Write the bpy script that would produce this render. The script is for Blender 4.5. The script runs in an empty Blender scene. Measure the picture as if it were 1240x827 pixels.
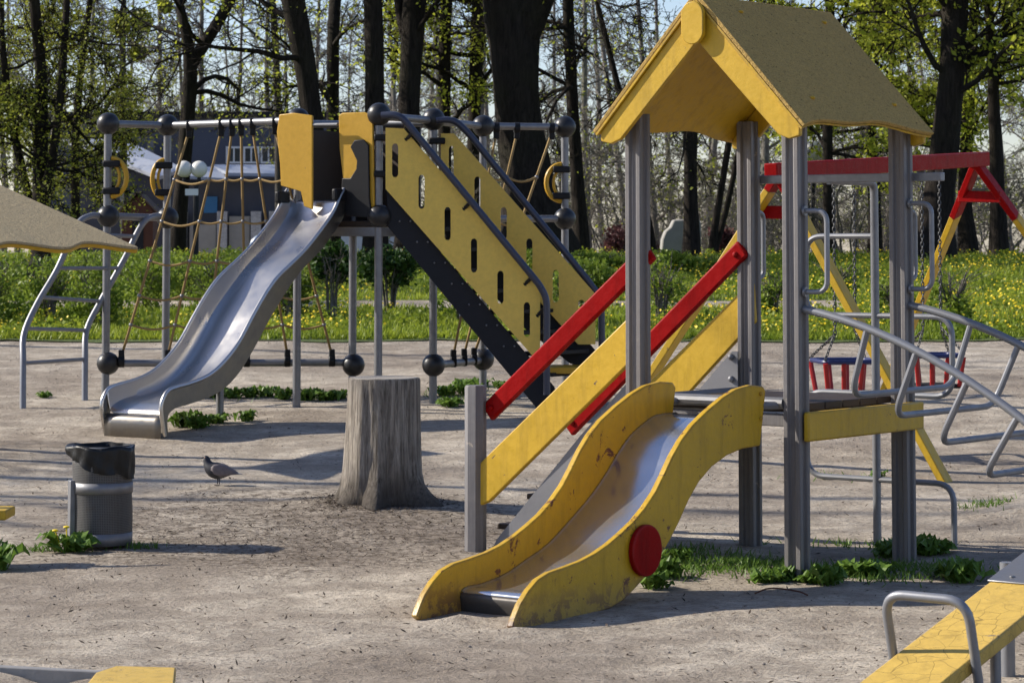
import bpy, math, random
import numpy as np
from mathutils import Vector, noise as mnoise
from math import radians, sin, cos, tan, pi
V = Vector
rng = random.Random(7)
nr = np.random.default_rng(11)
scene = bpy.context.scene
col = scene.collection

# ------------------------------------------------------------------ camera model
FPX, HCAM, YHOR, PITCH = 3200.0, 1.65, 297.0, radians(4.0)
CY = YHOR - FPX * tan(PITCH)
CAM = V((0, 0, HCAM))

_gt = [(-80, 0), (12, 0), (14, .0), (16, .03), (18, .11), (20.5, .225), (23, .35), (28.7, .635), (35, .95), (43.3, 1.36),
       (48, 1.45), (55, 1.35), (65, 1.1), (80, .9), (120, .85), (600, .85)]
_gx = np.linspace(-80, 600, 3401)
_gy = np.interp(_gx, [a for a, b in _gt], [b for a, b in _gt])
_k = np.hanning(11); _k /= _k.sum()
_gy = np.convolve(np.pad(_gy, 5, mode='edge'), _k, mode='valid')

def gz(x, y):
    z = float(np.interp(y, _gx, _gy))
    if y < 60:
        z += .018 * mnoise.noise(V((x * .55, y * .55, 3.1))) + .011 * mnoise.noise(V((x * 1.9, y * 1.9, 7.7))) + .005 * mnoise.noise(V((x * 4.7, y * 4.7, 2.2)))
    else:
        z += .15 * mnoise.noise(V((x * .05, y * .05, 1.1)))
    # sand scooped out at the end of the front slide, and a low mound at the right edge
    z -= .015 * math.exp(-(((x + .15) / .40) ** 2 + ((y - 11.62) / .35) ** 2))
    z += .10 * math.exp(-(((x - 3.25) / .40) ** 2 + ((y - 16.0) / .5) ** 2))
    z += .045 * math.exp(-(((x + .22) / .13) ** 2 + ((y - 11.72) / .12) ** 2)) + .04 * math.exp(-(((x - .03) / .10) ** 2 + ((y - 11.42) / .10) ** 2))
    z += .04 * math.exp(-(((x + .9) / .45) ** 2 + ((y - 16.5) / .45) ** 2))
    return z

def ray(x, y):
    u = (x - 620) / FPX; v = (CY - y) / FPX
    return V((u, cos(PITCH) - v * sin(PITCH), sin(PITCH) + v * cos(PITCH)))
def at(x, y, Y):
    d = ray(x, y); return CAM + d * (Y / d.y)
def on_plane(x, y, p0, n):
    d = ray(x, y); t = (p0 - CAM).dot(n) / d.dot(n); return CAM + d * t
def gnd(x, y):
    d = ray(x, y); Y = 6.0
    while Y < 200:
        p = CAM + d * (Y / d.y)
        if p.z < gz(p.x, p.y): break
        Y += .05
    return V((p.x, p.y, gz(p.x, p.y)))
def px_x(x, Y):                                   # world X seen at pixel column x at depth Y, eye level
    return at(x, YHOR, Y).x
def proj(p):
    q = p - CAM
    yc = q.y * cos(PITCH) + q.z * sin(PITCH); zc = -q.y * sin(PITCH) + q.z * cos(PITCH)
    return (620 + FPX * q.x / yc, CY - FPX * zc / yc)

# ------------------------------------------------------------------ mesh helpers
def _perp(d):
    r = V((0, 0, 1)) if abs(d.z) < .9 else V((1, 0, 0))
    return d.cross(r).normalized()

class MB:
    def __init__(s): s.v = []; s.f = []
    def add(s, vs, fs):
        o = len(s.v); s.v.extend(tuple(p) for p in vs); s.f.extend(tuple(i + o for i in f) for f in fs)
    def tube(s, pts, r, n=8, cap=True):
        pts = [V(p) for p in pts]; k = len(pts)
        rs = r if isinstance(r, (list, tuple)) else [r] * k
        ds = [(pts[min(i + 1, k - 1)] - pts[max(i - 1, 0)]).normalized() for i in range(k)]
        a = _perp(ds[0]); vs = []
        for i in range(k):
            a = (a - ds[i] * a.dot(ds[i]))
            a = a.normalized() if a.length > 1e-6 else _perp(ds[i])
            b = ds[i].cross(a)
            for j in range(n):
                t = 2 * pi * j / n
                vs.append(pts[i] + (a * cos(t) + b * sin(t)) * rs[i])
        fs = [(i * n + j, i * n + (j + 1) % n, (i + 1) * n + (j + 1) % n, (i + 1) * n + j) for i in range(k - 1) for j in range(n)]
        if cap: fs.append(tuple(range(n))[::-1]); fs.append(tuple((k - 1) * n + j for j in range(n)))
        s.add(vs, fs)
    def box(s, c, ex, ey, ez, sx, sy, sz):
        c = V(c); ex = V(ex).normalized() * sx / 2; ey = V(ey).normalized() * sy / 2; ez = V(ez).normalized() * sz / 2
        vs = [c + ex * i + ey * j + ez * k for k in (-1, 1) for j in (-1, 1) for i in (-1, 1)]
        s.add(vs, [(0, 2, 3, 1), (4, 5, 7, 6), (0, 1, 5, 4), (2, 6, 7, 3), (0, 4, 6, 2), (1, 3, 7, 5)])
    def aabox(s, x0, x1, y0, y1, z0, z1):
        s.box(((x0 + x1) / 2, (y0 + y1) / 2, (z0 + z1) / 2), (1, 0, 0), (0, 1, 0), (0, 0, 1), x1 - x0, y1 - y0, z1 - z0)
    def bar(s, a, b, w, h, up=(0, 0, 1)):            # rectangular bar from a to b; w sideways, h along up
        a = V(a); b = V(b); d = (b - a); L = d.length; d.normalize()
        side = d.cross(V(up)).normalized(); u = side.cross(d)
        s.box((a + b) / 2, d, side, u, L, w, h)
    def prism(s, pts, off):
        pts = [V(p) for p in pts]; off = V(off); n = len(pts)
        s.add(pts + [p + off for p in pts], [tuple(range(n)), tuple(range(2 * n - 1, n - 1, -1))] +
              [(i, i + n, (i + 1) % n + n, (i + 1) % n) for i in range(n)])
    def sphere(s, c, r, seg=20, rings=12, sz=1.0):
        c = V(c); vs = [c + V((0, 0, r * sz))]
        for i in range(1, rings):
            p = pi * i / rings
            for j in range(seg):
                t = 2 * pi * j / seg; vs.append(c + V((r * sin(p) * cos(t), r * sin(p) * sin(t), r * sz * cos(p))))
        vs.append(c - V((0, 0, r * sz))); fs = []
        for j in range(seg): fs.append((0, 1 + j, 1 + (j + 1) % seg))
        for i in range(rings - 2):
            for j in range(seg):
                a = 1 + i * seg; fs.append((a + j, a + seg + j, a + seg + (j + 1) % seg, a + (j + 1) % seg))
        a = 1 + (rings - 2) * seg; L = len(vs) - 1
        for j in range(seg): fs.append((a + j, L, a + (j + 1) % seg))
        s.add(vs, fs)
    def disc(s, c, ax, r, th, n=28):                 # short cylinder centred at c along ax
        c = V(c); ax = V(ax).normalized(); a = _perp(ax); b = ax.cross(a)
        s.prism([c - ax * th / 2 + (a * cos(2 * pi * j / n) + b * sin(2 * pi * j / n)) * r for j in range(n)], ax * th)
    def loft(s, rings, cap=True):
        n = len(rings[0]); vs = [p for r in rings for p in r]
        fs = [(i * n + j, i * n + (j + 1) % n, (i + 1) * n + (j + 1) % n, (i + 1) * n + j) for i in range(len(rings) - 1) for j in range(n)]
        if cap: fs.append(tuple(range(n))[::-1]); fs.append(tuple((len(rings) - 1) * n + j for j in range(n)))
        s.add(vs, fs)
    def grid(s, rows, closed=False):
        m = len(rows[0]); vs = [p for r in rows for p in r]
        fs = [(i * m + j, i * m + j + 1, (i + 1) * m + j + 1, (i + 1) * m + j) for i in range(len(rows) - 1) for j in range(m - 1)]
        s.add(vs, fs)
    def build(s, name, mat, parent=None, base=None, bevel=0, ang=35, solid=0, sub=0):
        o0 = V(base) if base is not None else (V(parent['_b']) if parent is not None else V((0, 0, 0)))
        me = bpy.data.meshes.new(name)
        me.from_pydata([(a - o0.x, b - o0.y, c - o0.z) for a, b, c in s.v], [], s.f)
        me.polygons.foreach_set('use_smooth', [ang > 0] * len(me.polygons))
        import bmesh
        bm = bmesh.new(); bm.from_mesh(me); bmesh.ops.recalc_face_normals(bm, faces=bm.faces); bm.to_mesh(me); bm.free()
        if 0 < ang < 179: me.set_sharp_from_angle(angle=radians(ang))
        me.materials.append(mat); me.update()
        o = bpy.data.objects.new(name, me); col.objects.link(o)
        if parent is not None: o.parent = parent
        elif base is not None: o.location = base
        o['_b'] = tuple(o0)
        if solid:
            m = o.modifiers.new('thickness', 'SOLIDIFY'); m.thickness = solid; m.offset = 0
        if sub:
            m = o.modifiers.new('smooth', 'SUBSURF'); m.levels = m.render_levels = sub
        if bevel:
            m = o.modifiers.new('edge', 'BEVEL'); m.width = bevel; m.segments = 2; m.limit_method = 'ANGLE'; m.angle_limit = radians(40)
            m.harden_normals = False
        return o

def fillet(pts, r, seg=6):                           # round the corners of a polyline
    pts = [V(p) for p in pts]; out = [pts[0]]
    for i in range(1, len(pts) - 1):
        a, b, c = pts[i - 1], pts[i], pts[i + 1]
        d1 = (a - b); d2 = (c - b); rr = min(r, d1.length * .49, d2.length * .49)
        p1 = b + d1.normalized() * rr; p2 = b + d2.normalized() * rr
        for k in range(seg + 1):
            t = k / seg; out.append(p1 * (1 - t) ** 2 + b * 2 * t * (1 - t) + p2 * t * t)
    out.append(pts[-1]); return out

def catmull(pts, seg=6):
    pts = [V(p) for p in pts]; P = [pts[0] * 2 - pts[1]] + pts + [pts[-1] * 2 - pts[-2]]; out = []
    for i in range(1, len(P) - 2):
        for k in range(seg):
            t = k / seg; a, b, c, d = P[i - 1:i + 3]
            out.append(.5 * ((2 * b) + (c - a) * t + (2 * a - 5 * b + 4 * c - d) * t * t + (-a + 3 * b - 3 * c + d) * t ** 3))
    out.append(pts[-1]); return out

def tag(o, label=None, cat=None, group=None, kind=None):
    if label: o['label'] = label
    if cat: o['category'] = cat
    if group: o['group'] = group
    if kind: o['kind'] = kind
    return o
def empty(name, loc, label=None, cat=None, group=None, parent=None):
    o = bpy.data.objects.new(name, None); col.objects.link(o); o.empty_display_size = .1
    if parent is not None:
        o.parent = parent; o.location = V(loc) - V(parent['_b'])
    else: o.location = loc
    o['_b'] = tuple(loc)
    return tag(o, label, cat, group)
def copy_tree(o, parent=None):
    c = o.copy(); col.objects.link(c)
    if parent is not None: c.parent = parent
    for ch in list(o.children): copy_tree(ch, c)
    return c

def quads(name, vq, mat, parent=None, base=None):    # (N,4,3) array of loose quads -> one mesh
    vq = np.asarray(vq, dtype=np.float32); N = len(vq)
    o0 = np.array(base if base is not None else (parent['_b'] if parent is not None else (0, 0, 0)), dtype=np.float32)
    me = bpy.data.meshes.new(name)
    me.vertices.add(N * 4); me.vertices.foreach_set('co', (vq.reshape(-1, 3) - o0).ravel())
    me.loops.add(N * 4); me.loops.foreach_set('vertex_index', np.arange(N * 4, dtype=np.int32))
    me.polygons.add(N); me.polygons.foreach_set('loop_start', np.arange(0, N * 4, 4, dtype=np.int32))
    me.polygons.foreach_set('loop_total', np.full(N, 4, dtype=np.int32))
    me.update(calc_edges=True); me.materials.append(mat)
    o = bpy.data.objects.new(name, me); col.objects.link(o)
    if parent is not None: o.parent = parent
    elif base is not None: o.location = base
    o['_b'] = tuple(float(a) for a in o0)
    return o

def leaf_quads(pts, size, jit, per=3, flat=.0, var=.5):   # diamond leaves scattered round the points
    pts = np.asarray(pts, dtype=np.float64)
    P = np.repeat(pts, per, axis=0); n = len(P)
    P = P + nr.normal(0, jit, (n, 3))
    a = nr.normal(0, 1, (n, 3)); a[:, 2] *= (1 - flat); a /= np.linalg.norm(a, axis=1)[:, None] + 1e-9
    b = nr.normal(0, 1, (n, 3)); b[:, 2] *= (1 - flat)
    b -= a * (a * b).sum(1)[:, None]; b /= np.linalg.norm(b, axis=1)[:, None] + 1e-9
    s = size * (1 + var * nr.uniform(-1, 1, n))[:, None]
    a *= s * .62; b *= s * .36
    c = np.cross(a, b); c /= np.linalg.norm(c, axis=1)[:, None] + 1e-9; c *= s * .1
    return np.stack([P - a, P + b + c, P + a, P - b + c], axis=1)

# ------------------------------------------------------------------ material helpers
def mat(name):
    m = bpy.data.materials.new(name); m.use_nodes = True
    nt = m.node_tree; b = nt.nodes['Principled BSDF']; return m, nt, b
def N(nt, t, **k):
    n = nt.nodes.new(t)
    for a, b in k.items():
        if a in n.inputs: n.inputs[a].default_value = b
        else: setattr(n, a, b)
    return n
def tc(nt, scale=(1, 1, 1), kind='Object'):
    t = N(nt, 'ShaderNodeTexCoord'); m = N(nt, 'ShaderNodeMapping'); m.inputs['Scale'].default_value = scale
    nt.links.new(t.outputs[kind], m.inputs[0]); return m.outputs[0]
def nz(nt, vec, scale, detail=4, rough=.55, dist=0):
    n = N(nt, 'ShaderNodeTexNoise'); n.inputs['Scale'].default_value = scale; n.inputs['Detail'].default_value = detail
    n.inputs['Roughness'].default_value = rough; n.inputs['Distortion'].default_value = dist
    nt.links.new(vec, n.inputs['Vector']); return n.outputs['Fac']
def ramp(nt, fac, stops):
    r = N(nt, 'ShaderNodeValToRGB'); e = r.color_ramp.elements
    while len(e) < len(stops): e.new(.5)
    for q, (p, c) in zip(e, stops):
        q.position = p; q.color = (c, c, c, 1) if isinstance(c, (int, float)) else (*c, 1)
    nt.links.new(fac, r.inputs[0]); return r.outputs[0]
def mix(nt, fac, a, b, mode='MIX'):
    m = N(nt, 'ShaderNodeMix', data_type='RGBA', blend_type=mode)
    for inp, x in ((m.inputs[0], fac), (m.inputs[6], a), (m.inputs[7], b)):
        if hasattr(x, 'is_linked') or isinstance(x, bpy.types.NodeSocket): nt.links.new(x, inp)
        else: inp.default_value = x if isinstance(x, (int, float)) else (*x, 1)
    return m.outputs[2]
def bump(nt, b, h, strength=.3, dist=.01, prev=None):
    n = N(nt, 'ShaderNodeBump'); n.inputs['Strength'].default_value = strength; n.inputs['Distance'].default_value = dist
    nt.links.new(h, n.inputs['Height'])
    if prev is not None: nt.links.new(prev, n.inputs['Normal'])
    nt.links.new(n.outputs[0], b.inputs['Normal']); return n.outputs[0]

def paint(name, c, rough=.5, chip=(.10, .07, .05), chips=.05, crack=0.0, var=.25, bmp=.25, grain=0, spec=.4, fleck=False, wear=0, foot=0):
    m, nt, b = mat(name); v = tc(nt)
    n1 = nz(nt, v, 2.3, 6, .6); n2 = nz(nt, v, 26, 6, .7); n3 = nz(nt, v, 9, 8, .75, .6)
    base = mix(nt, n1, tuple(x * (1 - var) for x in c), tuple(min(1, x * (1 + var)) for x in c))
    base = mix(nt, ramp(nt, n2, [(.35, .28), (.65, 0)]), base, tuple(x * .55 for x in c))
    cm = ramp(nt, n3, [(.69 - chips * 1.2, 0), (.70 - chips * 1.2 + .012, 1)])
    base = mix(nt, cm, base, chip)
    h = n2
    if crack:
        vo = N(nt, 'ShaderNodeTexVoronoi', feature='DISTANCE_TO_EDGE'); vo.inputs['Scale'].default_value = crack
        w = mix(nt, .12, v, N(nt, 'ShaderNodeTexNoise', Scale=crack * .8).outputs['Color'])
        nt.links.new(w, vo.inputs['Vector'])
        cr = ramp(nt, vo.outputs['Distance'], [(.0, 1), (.022, 0)])
        crm = mix(nt, 1, cr, ramp(nt, n1, [(.38, 0), (.55, 1)]), 'MULTIPLY')
        base = mix(nt, crm, base, tuple(x * .3 for x in c))
    if wear:
        bv = N(nt, 'ShaderNodeBevel', samples=4); bv.inputs['Radius'].default_value = .014
        geo = N(nt, 'ShaderNodeNewGeometry'); dt = N(nt, 'ShaderNodeVectorMath', operation='DOT_PRODUCT')
        nt.links.new(bv.outputs[0], dt.inputs[0]); nt.links.new(geo.outputs['True Normal'], dt.inputs[1])
        ed = ramp(nt, dt.outputs['Value'], [(.80, 1), (.985, 0)])
        wm = mix(nt, 1, ed, ramp(nt, nz(nt, v, 7, 7, .75), [(.43, 0), (.50, wear)]), 'MULTIPLY')
        base = mix(nt, wm, base, chip)
        if foot:
            sz_ = N(nt, 'ShaderNodeSeparateXYZ'); nt.links.new(v, sz_.inputs[0])
            fm_ = mix(nt, 1, ramp(nt, sz_.outputs['Z'], [(.02, 1), (foot, 0)]), ramp(nt, nz(nt, v, 11, 8, .75, .5), [(.48, 0), (.53, .9)]), 'MULTIPLY')
            base = mix(nt, fm_, base, chip)
            base = mix(nt, ramp(nt, sz_.outputs['Z'], [(.0, .45), (foot, 0)]), base, (.20, .16, .11))
        gr = nz(nt, tc(nt, (7, 7, 1.1)), 2.2, 6, .65)
        base = mix(nt, ramp(nt, gr, [(.50, 0), (.72, .5)]), base, tuple(x * .45 for x in c))
    if grain:
        g = nz(nt, tc(nt, (40, 40, 1.2)), 3, 4, .6)
        base = mix(nt, ramp(nt, g, [(.4, .35), (.6, 0)]), base, tuple(x * .5 for x in c))
    nt.links.new(base, b.inputs['Base Color'])
    r = ramp(nt, n2, [(.3, rough - .1), (.7, min(1, rough + .15))]); nt.links.new(r, b.inputs['Roughness'])
    b.inputs['Specular IOR Level'].default_value = spec
    if fleck:
        fl = nz(nt, tc(nt, (16, 16, 34)), 3.2, 5, .7, 1.0); fm = ramp(nt, fl, [(.36, 1), (.41, 0)])
        fl2 = ramp(nt, nz(nt, v, 120, 2), [(.40, .5), (.55, 0)])
        base = mix(nt, fm, mix(nt, fl2, base, tuple(x * .5 for x in c)), tuple(x * .25 for x in c)); nt.links.new(base, b.inputs['Base Color'])
    p = bump(nt, b, n2, bmp, .012 if fleck else .004)
    bump(nt, b, cm, -.4, .003, p)
    return m
def metal(name, c=.45, rough=.38, metallic=.9, spots=.25, scale=14, streak=0):
    m, nt, b = mat(name); v = tc(nt)
    n1 = nz(nt, v, scale, 6, .65); n2 = nz(nt, v, 3, 3)
    cc = c if isinstance(c, tuple) else (c, c, c * 1.03)
    base = mix(nt, ramp(nt, n1, [(.35, 0), (.7, spots)]), cc, tuple(x * .45 for x in cc))
    nt.links.new(base, b.inputs['Base Color'])
    nt.links.new(ramp(nt, n1, [(.3, max(.03, rough - .1)), (.7, rough + .12)]), b.inputs['Roughness'])
    b.inputs['Metallic'].default_value = metallic
    h = n1
    if streak:
        h = nz(nt, tc(nt, streak), 6, 3)
    bump(nt, b, h, .06, .004)
    return m
def plain(name, c, rough=.6, var=.2, scale=12, bmp=.2, spec=.4, dist=.004):
    m, nt, b = mat(name); v = tc(nt); n = nz(nt, v, scale, 6, .65)
    nt.links.new(mix(nt, n, tuple(x * (1 - var) for x in c), tuple(min(1, x * (1 + var)) for x in c)), b.inputs['Base Color'])
    b.inputs['Roughness'].default_value = rough; b.inputs['Specular IOR Level'].default_value = spec
    if bmp: bump(nt, b, n, bmp, dist)
    return m
def leafmat(name, c1, c2, trans=.4, scale=1.2, rough=.5):
    m, nt, b = mat(name); v = tc(nt); geo = N(nt, 'ShaderNodeNewGeometry')
    n = nz(nt, v, scale, 3); n2 = nz(nt, v, scale * 14, 2)
    f = mix(nt, .5, n, n2)
    c = mix(nt, ramp(nt, f, [(.36, 0), (.62, 1)]), c1, c2)
    nt.links.new(c, b.inputs['Base Color']); b.inputs['Roughness'].default_value = rough
    b.inputs['Specular IOR Level'].default_value = .25
    t = N(nt, 'ShaderNodeBsdfTranslucent'); nt.links.new(c, t.inputs[0])
    ms = N(nt, 'ShaderNodeMixShader'); ms.inputs[0].default_value = trans
    nt.links.new(b.outputs[0], ms.inputs[1]); nt.links.new(t.outputs[0], ms.inputs[2])
    nt.links.new(ms.outputs[0], nt.nodes['Material Output'].inputs[0]); return m
def bark(name, c=(.075, .062, .05), sc=1.0):
    m, nt, b = mat(name)
    v = tc(nt, (9 * sc, 9 * sc, 1.3 * sc)); n = nz(nt, v, 2.2, 8, .7, .8); n2 = nz(nt, tc(nt), 1.1, 4); n3 = nz(nt, tc(nt), 14, 4)
    base = mix(nt, ramp(nt, n, [(.35, 0), (.65, 1)]), tuple(x * .45 for x in c), tuple(x * 1.5 for x in c))
    base = mix(nt, ramp(nt, n2, [(.5, 0), (.7, .45)]), base, tuple(x * q for x, q in zip(c, (1.3, 1.6, 1.0))))
    nt.links.new(base, b.inputs['Base Color']); b.inputs['Roughness'].default_value = .95; b.inputs['Specular IOR Level'].default_value = .15
    bump(nt, b, n, .9, .05); return m

YEL = (.55, .34, .016)
M = {}
M['yellow'] = paint('yellow_paint', YEL, .45, chips=.035, var=.14, bmp=.4, wear=.8)
M['yellow_slide'] = paint('yellow_slide_paint', (.54, .325, .013), .42, chip=(.13, .045, .02), chips=.08, var=.18, bmp=.45, wear=.95, foot=.16)
M['yellow_worn'] = paint('worn_yellow_paint', (.56, .37, .075), .6, chip=(.22, .17, .11), chips=.05, crack=13, var=.18, bmp=.6, wear=.9)
M['roof'] = paint('weathered_roof_paint', (.47, .315, .105), .85, chip=(.12, .09, .05), chips=.03, var=.12, bmp=1.0, spec=.1, fleck=True)
M['roof_edge'] = paint('roof_edge_paint', (.50, .30, .02), .5, chips=.07, var=.15)
M['red'] = paint('red_paint', (.27, .004, .004), .42, chip=(.40, .10, .09), chips=-.06, var=.2, bmp=.6, spec=.06, wear=.6)
M['post'] = paint('grey_post_paint', (.178, .165, .16), .5, chip=(.35, .3, .24), chips=.03, var=.12, grain=1)
M['steel'] = metal('galvanized_tube', .20, .45, .6)
M['tube'] = metal('grey_painted_tube', (.22, .225, .24), .42, .35, .3)
M['slide'] = metal('brushed_steel_sheet', (.56, .575, .60), .20, .88, .1, 3, (1, 1, 60))
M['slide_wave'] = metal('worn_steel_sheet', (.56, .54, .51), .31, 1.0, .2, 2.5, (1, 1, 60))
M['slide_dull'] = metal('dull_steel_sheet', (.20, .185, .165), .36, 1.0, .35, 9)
M['sheet'] = metal('grey_sheet', (.20, .20, .21), .55, .4, .3, 6)
M['navy'] = metal('navy_tube', (.045, .05, .075), .35, .3, .1)
M['black'] = plain('black_plastic', (.010, .010, .011), .5, .3, 30, .1, .2)
M['charcoal'] = plain('charcoal_board', (.014, .015, .019), .55, .25, 20, .1, .2)
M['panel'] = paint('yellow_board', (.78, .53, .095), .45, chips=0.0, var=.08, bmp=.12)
M['panel2'] = paint('ochre_board', (.52, .29, .016), .45, chips=.02, var=.1, bmp=.15)
M['brown'] = plain('dark_brown_board', (.035, .022, .014), .6, .3, 9)
M['rope'] = plain('tan_rope', (.27, .18, .07), .9, .3, 90, .8)
M['white'] = plain('white_plastic', (.72, .72, .70), .4, .06, 8, .05)
M['blue'] = plain('blue_plastic', (.02, .028, .10), .45, .2)
M['redp'] = plain('red_plastic', (.30, .008, .008), .45, .2)
M['chain'] = metal('chain_steel', (.10, .10, .10), .5, .9)
M['bark'] = bark('dark_bark', (.025, .02, .016)); M['bark2'] = bark('grey_bark', (.07, .064, .055), 1.4); M['twig'] = bark('twig_bark', (.18, .162, .14), 2)
M['leaf'] = leafmat('spring_leaf', (.29, .35, .028), (.58, .60, .075), .5, .5)
M['leaf2'] = leafmat('olive_leaf', (.16, .19, .02), (.34, .35, .05), .45, .5)
M['leafd'] = leafmat('dark_bush_leaf', (.02, .05, .008), (.06, .12, .02), .25, 1.5)
M['leafm'] = leafmat('bush_leaf', (.10, .17, .018), (.28, .35, .045), .45, .9)
M['weed'] = leafmat('weed_leaf', (.06, .13, .016), (.17, .27, .045), .35, 5, .45)
M['grass'] = leafmat('grass_blade', (.13, .20, .017), (.33, .38, .04), .4, .35)
M['dandelion'] = plain('dandelion_yellow', (.75, .55, .01), .6, .15)
M['plum'] = leafmat('plum_leaf', (.11, .035, .035), (.22, .10, .095), .4, 1)
M['concrete'] = plain('concrete', (.30, .29, .27), .9, .25, 5, .4)
M['glass'] = plain('window_glass', (.03, .04, .05), .1, .2, 3, 0, .6)
# ================================================================== GROUND
def ground_material():
    m, nt, b = mat('sandy_dirt'); v = tc(nt)
    big = nz(nt, v, .55, 5, .6, .4); mid = nz(nt, v, 3.2, 6, .65); fine = nz(nt, v, 45, 5, .75)
    peb = N(nt, 'ShaderNodeTexVoronoi'); peb.inputs['Scale'].default_value = 55; nt.links.new(v, peb.inputs['Vector'])
    c = mix(nt, ramp(nt, big, [(.36, 0), (.62, 1)]), (.345, .29, .23), (.61, .535, .43))
    c = mix(nt, ramp(nt, mid, [(.42, .55), (.62, 0)]), c, (.19, .155, .12))
    c = mix(nt, ramp(nt, fine, [(.34, .8), (.47, 0)]), c, (.14, .115, .09))
    c = mix(nt, ramp(nt, nz(nt, tc(nt, (1, 2.4, 1)), 9, 6, .8), [(.34, .55), (.48, 0)]), c, (.16, .13, .10))
    c = mix(nt, ramp(nt, fine, [(.58, 0), (.70, .5)]), c, (.52, .46, .38))
    c = mix(nt, ramp(nt, peb.outputs['Distance'], [(.06, .45), (.16, 0)]), c, (.36, .33, .30))
    # dark mulch and bark litter round the stump
    geo = N(nt, 'ShaderNodeNewGeometry'); d = N(nt, 'ShaderNodeVectorMath', operation='DISTANCE')
    mp = N(nt, 'ShaderNodeMapping'); mp.inputs['Scale'].default_value = (1.0, .75, 0); nt.links.new(geo.outputs['Position'], mp.inputs[0])
    nt.links.new(mp.outputs[0], d.inputs[0]); d.inputs[1].default_value = (-1.25, 15.4 * .75, 0)
    a = N(nt, 'ShaderNodeMath', operation='MULTIPLY_ADD'); nt.links.new(nz(nt, v, 1.6, 7, .7), a.inputs[0]); a.inputs[1].default_value = -2.6
    nt.links.new(d.outputs['Value'], a.inputs[2])
    mask = ramp(nt, a.outputs[0], [(0.0, 1), (.32, 0)])
    mask = mix(nt, 1, mask, ramp(nt, nz(nt, v, 17, 6, .75), [(.45, 0), (.60, .72)]), 'MULTIPLY')
    c = mix(nt, mask, c, (.05, .034, .022))
    nt.links.new(c, b.inputs['Base Color']); b.inputs['Roughness'].default_value = 1; b.inputs['Specular IOR Level'].default_value = .1
    p = bump(nt, b, mid, .8, .06); p = bump(nt, b, nz(nt, v, 10, 5, .7), .6, .035, p); p = bump(nt, b, fine, .9, .02, p); bump(nt, b, peb.outputs['Distance'], -.25, .008, p)
    return m
M['ground'] = ground_material()
def lawn_material():
    m, nt, b = mat('turf'); v = tc(nt)
    n = nz(nt, v, .5, 5, .6); f = nz(nt, v, 18, 5, .7)
    c = mix(nt, n, (.055, .09, .014), (.13, .17, .025)); c = mix(nt, ramp(nt, f, [(.4, .6), (.6, 0)]), c, (.03, .045, .01))
    nt.links.new(c, b.inputs['Base Color']); b.inputs['Roughness'].default_value = 1; bump(nt, b, f, .8, .05); return m
M['turf'] = lawn_material()

def sheet(name, xs, ys, m, lift=0, edge=None):
    vs = []; X, Yn = len(xs), len(ys)
    for j, y in enumerate(ys):
        for i, x in enumerate(xs):
            yy = y
            if edge and j < 6: yy = y + edge(x) * (1 - j / 6)
            vs.append((x, yy, gz(x, yy) + lift))
    fs = [(j * X + i, j * X + i + 1, (j + 1) * X + i + 1, (j + 1) * X + i) for j in range(Yn - 1) for i in range(X - 1)]
    b = MB(); b.add(vs, fs); o = b.build(name, m, ang=180); o['kind'] = 'structure'; return o
def spaced(*segs):
    out = []
    for a, b, s in segs:
        n = max(1, int(round((b - a) / s))); out += [a + (b - a) * i / n for i in range(n)]
    return out + [segs[-1][1]]
sheet('ground', spaced((-160, -20, 10), (-20, -5, .8), (-5, 5.5, .12), (5.5, 20, .8), (20, 160, 10)),
      spaced((-20, 6, 2), (6, 20, .12), (20, 30, .3), (30, 60, 1), (60, 400, 10)), M['ground'])
lawn_edge = lambda x: .35 * mnoise.noise(V((x * .8, 0, 5))) + .15 * mnoise.noise(V((x * 3.1, 0, 5)))
sheet('lawn', spaced((-60, -9, 2), (-9, 9, .2), (9, 60, 2)), spaced((28.4, 31, .15), (31, 48, .6), (48, 58, 2)), M['turf'], .012, lawn_edge)
sheet('path', spaced((-40, 4.2, .5)), spaced((33.1, 34.3, .12)), M['ground'], .02)

# ================================================================== FRONT PLAY TOWER
A0 = gnd(966, 703); A0.z = 0.0
TH = radians(52.5); tu = V((cos(TH), sin(TH), 0)); tv = V((-sin(TH), cos(TH), 0)); TL, TW = 1.07, .95
def T(a, b, z): return A0 + tu * a + tv * b + V((0, 0, z))
ZUP = V((0, 0, 1))
tw = empty('play_tower', T(TL / 2, TW / 2, 0), 'grey post play tower with a yellow gabled roof, short yellow slide and red handrails', 'play tower')

def post_mesh(p, h, s=.095, g=.016, z0=-.25, cap=False):
    b = MB(); q = s / 2; w = s * .22
    prof = [(-q, -q), (-w, -q), (-w * .7, -q + g), (w * .7, -q + g), (w, -q), (q, -q), (q, -w), (q - g, -w * .7), (q - g, w * .7), (q, w),
            (q, q), (w, q), (w * .7, q - g), (-w * .7, q - g), (-w, q), (-q, q), (-q, w), (-q + g, w * .7), (-q + g, -w * .7), (-q, -w)]
    b.prism([p + tu * x + tv * y + V((0, 0, z0)) for x, y in prof], V((0, 0, h - z0))); return b
half = TW / 2 + .15; ridge_z, eave_z = 2.90, 2.225
slope = (ridge_z - eave_z) / half
for a, b_ in ((0, 0), (TL, 0), (TL, TW), (0, TW)):
    post_mesh(T(a, b_, 0), 2.33).build('post', M['post'], tw, bevel=.004)
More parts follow.
